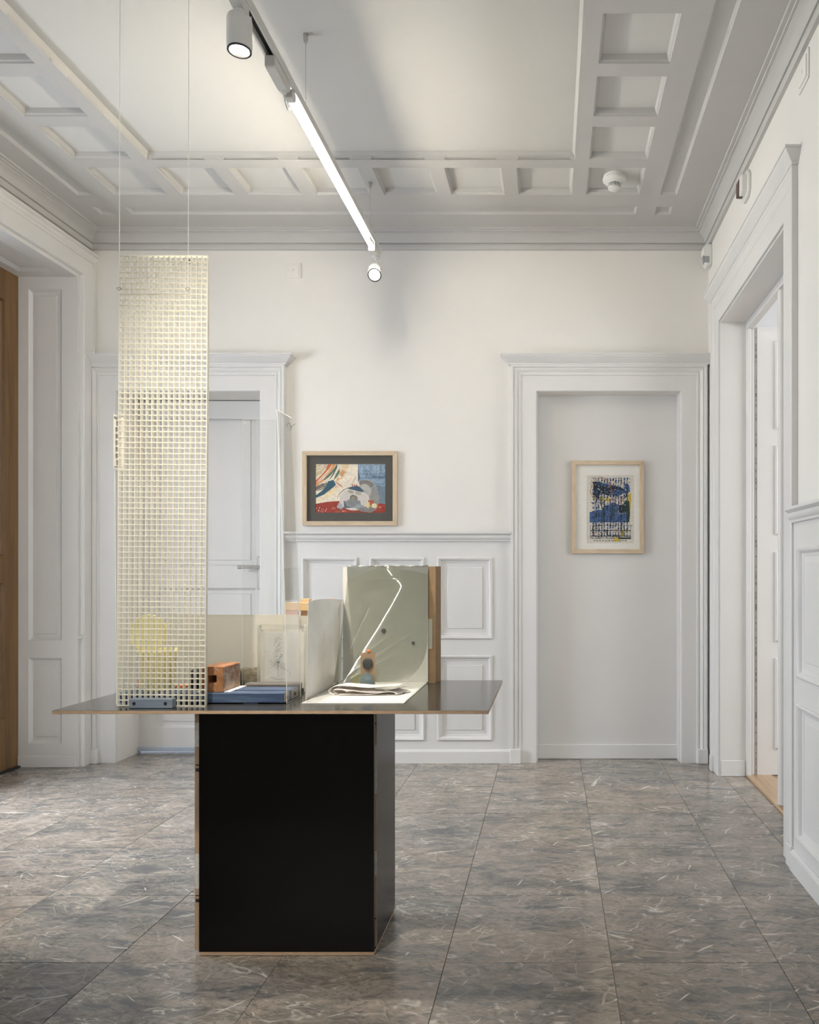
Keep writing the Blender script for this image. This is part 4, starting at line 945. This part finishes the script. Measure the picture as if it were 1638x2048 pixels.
bent('sheet', cs, lambda u, v: (-.951 + .126 * u, 2.4635, ZT + .0005 + .844 * v), 1, 1, .0022, (0, 1, 0), [M_CLEAR, M_EDGE])
MB().lathe([(.0026, 0), (.0038, 0), (.0038, .0006), (.0026, .0006)], (-.943, 2.463, 1.566), (0, 1, 0), 14).build('eyelet', M_EDGE, cs)

# ------------------------------------------------------------------ things on and behind the slats
pp = tag(MB().box(-1.01, -.912, 2.275, 2.400, ZT + .0312, ZT + .0322).build('paper_scrap', M_PAPER), 'small white paper under the terracotta brick', 'paper')
br = thing('hollow_brick', (-.965, 2.335, ZT + .0324), 'orange terracotta brick with a square hole, lying on the blue slats', 'brick')
bb = wrap((0, 2.268, 0), (1, 0, 0), (0, 0, 1))
mb = holed(bb, -.992, -.930, ZT + .0324, ZT + .1035, [(-.972, -.949, ZT + .058, ZT + .079)], .125)
for i, f in enumerate(mb.f):
    c = sum((mb.v[k] for k in f), Vector()) / len(f)
    if c.x > -.9305 : mb.m[i] = 1
mb.build('body', [M_BRICK, M_BRICKSIDE], br, bevel=.0022)
yc = thing('yellow_canister', (-1.141, 2.325, ZT + .031), 'pale yellow glossy canister with a round lid standing up, behind the grid', 'canister')
c = (-1.141, 2.325, ZT + .0312)
MB().lathe([(0, 0), (.040, 0), (.043, .004), (.046, .06), (.0475, .110), (.0445, .110), (.043, .06), (.040, .006), (0, .006)], c, n=40).build('body', M_YELLOW, yc, smooth=40)
MB().lathe([(.046, .106), (.0585, .109), (.0595, .114), (.055, .118), (.046, .117), (.044, .112)], c, n=40).build('rim', M_YELLOW, yc, smooth=40)
lid = MB().lathe([(0, -.004), (.040, -.004), (.050, -.003), (.054, .001), (.052, .006), (.046, .004), (.020, .003), (0, .004)], (-1.166, 2.318, ZT + .196), (.12, -1, .08), 48).build('lid', M_YELLOW, yc, smooth=40)
MB().box(-1.176, -1.156, 2.313, 2.323, ZT + .128, ZT + .150).build('lid_hinge', M_YELLOW, lid, bevel=.002)
MB().box(-1.186, -1.178, 2.2968, 2.2985, ZT + .042, ZT + .064).build('orange_label', M_ORANGE, yc)
tag(MB().box(-1.092, -1.058, 2.326, 2.372, ZT + .0315, ZT + .0345).build('teal_card', M_TEAL), 'pale teal card lying on the blue slats beside the canister', 'card')
tag(MB().box(-1.094, -1.064, 2.330, 2.374, ZT + .035, ZT + .041).build('orange_card', M_ORANGE), 'small orange-red card on top of the teal card', 'card')
tag(lump('dark_stone', (-1.034, 2.345, ZT + .0605), (.024, .025, .031), M_DARKST, None, 5, 14, .4), 'jagged black stone between the grid and the brick', 'stone')
tag(MB().box(-.925, -.764, 2.410, 2.456, ZT + .0005, ZT + .036).build('weathered_board', M_WEATHER, bevel=.003), 'weathered grey wooden board behind the blue slats', 'board')
tag(lump('mossy_stone', (-.945, 2.535, ZT + .036), (.060, .026, .034), M_MOSS, None, 9, 16, .6, .10), 'rough mossy grey stone behind the brick', 'stone')
fs = thing('frosted_sheet', (-1.037, 2.60, ZT), 'wide cream frosted sheet standing behind the brick and canister', 'plastic sheet')
bent('sheet', fs, lambda u, v: (-1.2545 + .4345 * u, 2.598, ZT + .0005 + .2345 * v), 1, 1, .003, (0, 1, 0), [M_FROST, M_PAPER2])
# drawing in an acrylic block frame
dr = thing('pencil_drawing', (-.836, 2.49, ZT), 'faint pencil drawing of a plant in a clear acrylic block frame', 'drawing')
MB().box(-.913, -.760, 2.494, 2.500, ZT + .0005, ZT + .209).build('back_plate', M_CLEAR, dr)
MB().box(-.913, -.760, 2.482, 2.487, ZT + .0005, ZT + .209).build('front_plate', M_CLEAR, dr)
for x0, x1, z0, z1 in ((-.913, -.905, .0005, .209), (-.768, -.760, .0005, .209)):
    MB().box(x0, x1, 2.487, 2.494, ZT + z0, ZT + z1).build('spacer', M_EDGE, dr)
MB().box(-.9045, -.7685, 2.4885, 2.4900, ZT + .012, ZT + .195).build('mount_paper', M_PAPER2, dr)
MB().box(-.890, -.782, 2.4868, 2.4884, ZT + .026, ZT + .186).build('drawing_paper', M_PAPER, dr)
for x in (-.773, -.9005): MB().lathe([(0, 0), (.003, 0), (.003, .002)], (x, 2.480, ZT + .203), (0, 1, 0), 12).build('screw', M_METAL, dr)
A = Art((365, 840, 630, 1290), (-.890, -.782, ZT + .026, ZT + .186), 2.4866); rn = random.Random(12); G1, G2, G3 = c_(196, 192, 178), c_(178, 178, 168), c_(120, 134, 140)
for k in range(26):
    x, y = rn.uniform(480, 560), rn.uniform(720, 1000); A.line([(x, y), (x + rn.uniform(-30, 70), y - rn.uniform(10, 70)), (x + rn.uniform(0, 90), y - rn.uniform(20, 110))], 3, rn.choice([G1, G2]))
for k in range(22):
    x, y = rn.uniform(520, 600), rn.uniform(980, 1080); A.line([(x, y), (x + rn.uniform(-90, 60), y + rn.uniform(-10, 60)), (x + rn.uniform(-120, 150), y + rn.uniform(0, 130))], 3, rn.choice([G1, G2]))
A.line([(575, 935), (560, 990), (545, 1050), (550, 1200)], 6, G3); A.line([(430, 1200), (540, 1235), (650, 1225)], 7, G2); A.line([(600, 1060), (660, 1120), (720, 1160), (680, 1210)], 6, G2); A.line([(415, 985), (480, 1020), (540, 1050)], 5, G2)
for k in range(12): A.line([(510 + k * 5, 990 + (k % 4) * 12), (530 + k * 4, 1010 + (k % 3) * 10), (560, 1000)], 4, G3)
A.line([(572, 925), (590, 910), (600, 935), (580, 950), (572, 930)], 7, c_(110, 140, 152))
for k in range(6): A.line([(790, 700 + k * 30), (798, 712 + k * 30), (790, 722 + k * 30)], 3, G2)
A.build('pencil_lines', M_INK, dr)
# beech stand behind the drawing
ea = thing('beech_stand', (-.78, 2.635, ZT), 'beech wood stand with two uprights behind the white card', 'wooden stand')
MB().box(-.872, -.706, 2.622, 2.634, .979, 1.007).build('crossbar', M_TAN, ea, bevel=.0015)
for x in (-.8255, -.743): MB().box(x, x + .0295, 2.636, 2.656, ZT, 1.0185).build('upright', M_TAN, ea, bevel=.0015)
MB().box(-.83, -.71, 2.615, 2.6175, .862, .962).build('grey_card', M_GREYCARD, ea)
MB().box(-.872, -.83, 2.622, 2.634, .955, .977).build('pink_block', plain('pink_wood', (.55, .30, .24), .7), ea, bevel=.001)
MB().box(-.872, -.71, 2.61, 2.68, ZT, ZT + .008).build('foot', M_TAN, ea, bevel=.001)
tag(MB().box(-.815, -.722, 2.50, 2.606, ZT + .0005, ZT + .010).build('pale_board', M_PAPER2, bevel=.001), 'cream board lowest of the small stack beside the white card', 'board')
tag(MB().box(-.812, -.722, 2.505, 2.604, ZT + .0105, ZT + .030).build('beech_block', M_TAN, bevel=.001), 'beech block in the middle of the small stack beside the white card', 'wood block')
tag(MB().box(-.815, -.724, 2.50, 2.600, ZT + .0305, ZT + .046).build('white_block', M_PAPER, bevel=.001), 'white block on top of the small stack beside the white card', 'block')

# ------------------------------------------------------------------ white card corner with film
tag(MB().box(-.706, -.416, 2.2620, 2.694, ZT + .0004, ZT + .0022).build('base_card', M_PAPER), 'white card lying flat as the floor of the card corner', 'card')
tag(MB().box(-.700, -.418, 2.288, 2.690, ZT + .0024, ZT + .0036).build('top_sheet', M_PAPER), 'thin white sheet laid over the flat white card', 'paper')
def wing(u, v):
    y = 2.306 + .382 * u; z = ZT + .004 + (.283 + .004 * math.sin(u * 5)) * v
    return (-.7065 + .0075 * v + .006 * math.sin(u * math.pi) * v - .006 * math.sin(u * 2 * math.pi) * v * v, y, z)
wg = thing('side_card', (-.705, 2.5, ZT), 'white side card standing to the left of the grey film', 'card')
bent('sheet', wg, wing, 12, 6, .0015, (-1, 0, 0), [M_PAPERT, M_PAPERT])
bk = thing('back_card', (-.555, 2.69, ZT), 'tall white card standing upright behind the grey film', 'card')
MB().box(-.700, -.4135, 2.6905, 2.6935, ZT + .004, 1.1235).build('sheet', M_PAPER, bk)
for x, zz, r in ((XW(767, 2.685), ZW(1262, 2.685), .0078), (XW(826, 2.685), ZW(1286, 2.685), .0052), (XW(709, 2.685), ZW(1338, 2.685), .006)):
    MB().lathe([(0, -.004), (r * .8, -.004), (r, -.002), (r, .0)], (x, 2.6902, zz), (0, 1, 0), 18).build('magnet', M_BLACKP, bk, smooth=40)
kb = thing('kraft_folder', (-.40, 2.705, ZT), 'brown kraft board folder standing behind the tall white card', 'folder')
MB().box(-.62, -.389, 2.697, 2.701, ZT + .0005, 1.1255).build('front_cover', M_KRAFT, kb)
mb = MB().prism([(-.389, 2.697), (-.3765, 2.735), (-.380, 2.737), (-.3925, 2.70)], .3925, (Vector((0, 0, ZT + .0005)), Vector((1, 0, 0)), Vector((0, 1, 0)), Vector((0, 0, 1)))); mb.build('side_flap', M_KRAFT, kb)
MB().box(-.4185, -.3995, 2.6942, 2.6965, ZW(1298, 2.69), ZW(1238, 2.69)).build('grey_label', M_GREYCARD, kb)

cre = [(775, 1139), (783, 1149), (791, 1158), (800, 1166), (803, 1172), (799, 1182), (786, 1206), (760, 1250), (722, 1309), (686, 1365), (680, 1375)]
FY = [(0, 2.6855), (.017, 2.684), (.0606, 2.6767), (.134, 2.6639), (.203, 2.6517), (.307, 2.6325), (.498, 2.5948), (.753, 2.5398), (1.0001, 2.4835)]
def film_y(v):
    for (a, p), (b, q) in zip(FY[:-1], FY[1:]):
        if a <= v <= b: return p + (q - p) * (v - a) / (b - a)
    return FY[-1][1]
crp = []
for (px, py) in cre:
    v = max(0, min(1, (py - 1135) / 231)); d = film_y(v); crp.append((XW(px, d), ZW(py, d)))
wr = [[(-.655, .80), (-.40, .985)], [(-.64, .78), (-.40, .94)], [(-.62, .775), (-.41, .89)], [(-.69, 1.07), (-.53, 1.085)], [(-.53, 1.085), (-.41, 1.087)], [(-.60, .99), (-.645, .86)]]
def seg_d(p, a, b):
    ax, az = a; bx, bz = b; dx, dz = bx - ax, bz - az; t = max(0, min(1, ((p[0] - ax) * dx + (p[1] - az) * dz) / (dx * dx + dz * dz)))
    return math.hypot(p[0] - ax - dx * t, p[1] - az - dz * t), (dx * (p[1] - az) - dz * (p[0] - ax))
def film(u, v):
    xl = -.6860 + .010 * v; xr = -.414 + .015 * min(v / .66, 1) - .052 * max(0, (v - .66) / .34) ** 3
    x = xl + (xr - xl) * u; y = film_y(v); z = 1.126 - .364 * v + .006 * max(0, (u - .6) / .4) ** 2 * v
    dm = min(seg_d((x, z), a, b)[0] for a, b in zip(crp[:-1], crp[1:]))
    s = math.sqrt(dm * dm + .0035 ** 2) - .0035
    off = .17 * s
    for q in wr: off -= (.0003 if q[0][1] < .9 else .0010) * math.exp(-(seg_d((x, z), q[0], q[1])[0] / .005) ** 2)
    return (x, min(y + off, 2.6885), z)
fm = thing('grey_film', (-.55, 2.6, ZT), 'grey-green transparent film bent over the tall white card with a bright crease', 'film')
mb = MB().grid(film, 150, 170); mb.build('sheet', M_FILM, fm, smooth=80)
MB().grid(lambda u, v: (-.686 + .272 * u, 2.6885 + .0075 * v, 1.126 + .0025 * math.sin(v * math.pi) + .0009 * (math.sin(u * 13 + 1) + math.sin(u * 37 + 2)) * math.sin(v * math.pi)), 60, 6).build('folded_top', M_FILM, fm, smooth=80)

# kraft tag in a clear sleeve, with stones
DT = 2.484
kt = thing('sleeved_tag', (XW(736, DT), DT, ZT), 'small brown card in a clear sleeve with a black disc, before the grey film', 'sleeve')
x0, x1 = XW(721, DT), XW(750, DT)
MB().box(x0, x1, 2.4845, 2.4860, ZT + .005, ZW(1305, DT)).build('brown_card', M_KRAFT, kt)
MB().box(x0 - .004, x1 + .003, 2.4722, 2.4728, ZT + .0045, ZW(1304, DT)).build('sleeve_front', M_CLEAR, kt)
lump('black_disc', (XW(736, DT), 2.4790, ZW(1327, DT)), (.0155, .0045, .0175), M_DARKST, kt, 4, 12, .1, .08)
lump('orange_tip', (XW(737, DT), 2.4830, ZW(1302, DT)), (.0065, .004, .0045), M_ORANGE, kt, 8, 8, .1, .3)
tag(lump('blue_glass', (XW(735, 2.47), 2.4620, ZT + .0340), (.0225, .0080, .0285), M_GLASSB, None, 2, 14, .05, .05), 'lump of blue glass standing before the sleeved brown card', 'glass')
fy = MB(); fy.face([(-.640, 2.565, ZT + .0045), (-.612, 2.56, ZT + .0045), (-.604, 2.575, ZT + .043), (-.646, 2.58, ZT + .046)]); fy.face([(-.640, 2.565, ZT + .0045), (-.646, 2.58, ZT + .046), (-.640, 2.61, ZT + .0045)])
fy.face([(-.612, 2.56, ZT + .0045), (-.604, 2.575, ZT + .043), (-.600, 2.61, ZT + .0045)])
tag(fy.build('yellow_fold', M_trans('olive_yellow_sheet', (.55, .52, .24), .4, .4)), 'folded olive-yellow scrap beside the blue glass', 'scrap')
# folded cloth
fold = smoothpts([(-.462, .7655), (-.53, .7605), (-.60, .7625), (-.640, .7650), (-.660, .7570), (-.664, .7490), (-.656, .7410), (-.640, .7395), (-.648, .7440), (-.652, .7500), (-.644, .7555), (-.60, .7520), (-.535, .7475), (-.50, .7465), (-.525, .7425), (-.575, .7400), (-.635, .7390), (-.57, .7376), (-.475, .7385), (-.468, .7440), (-.50, .7500), (-.47, .7565)], 6)
def cloth(u, v):
    k = v * (len(fold) - 1); i = min(int(k), len(fold) - 2); t = k - i
    x = fold[i][0] * (1 - t) + fold[i + 1][0] * t; z = fold[i][1] * (1 - t) + fold[i + 1][1] * t
    y = 2.388 + .062 * u + .008 * math.sin(v * 7) * (1 - u) + .016 * v * (1 - u) * .5
    return (x + .030 * u * (1 if x > -.6 else .4) + .002 * math.sin(u * 9 + v * 20), y, max(ZT + .0042, z + .0012 * math.sin(u * 7 + x * 60)))
fc = tag(MB().grid(cloth, 14, len(fold) - 1).build('folded_cloth', M_LINEN, smooth=60), 'folded pale pinkish cotton cloth in front of the grey film', 'cloth')
md = fc.modifiers.new('thickness', 'SOLIDIFY'); md.thickness = .0012; md.offset = 1
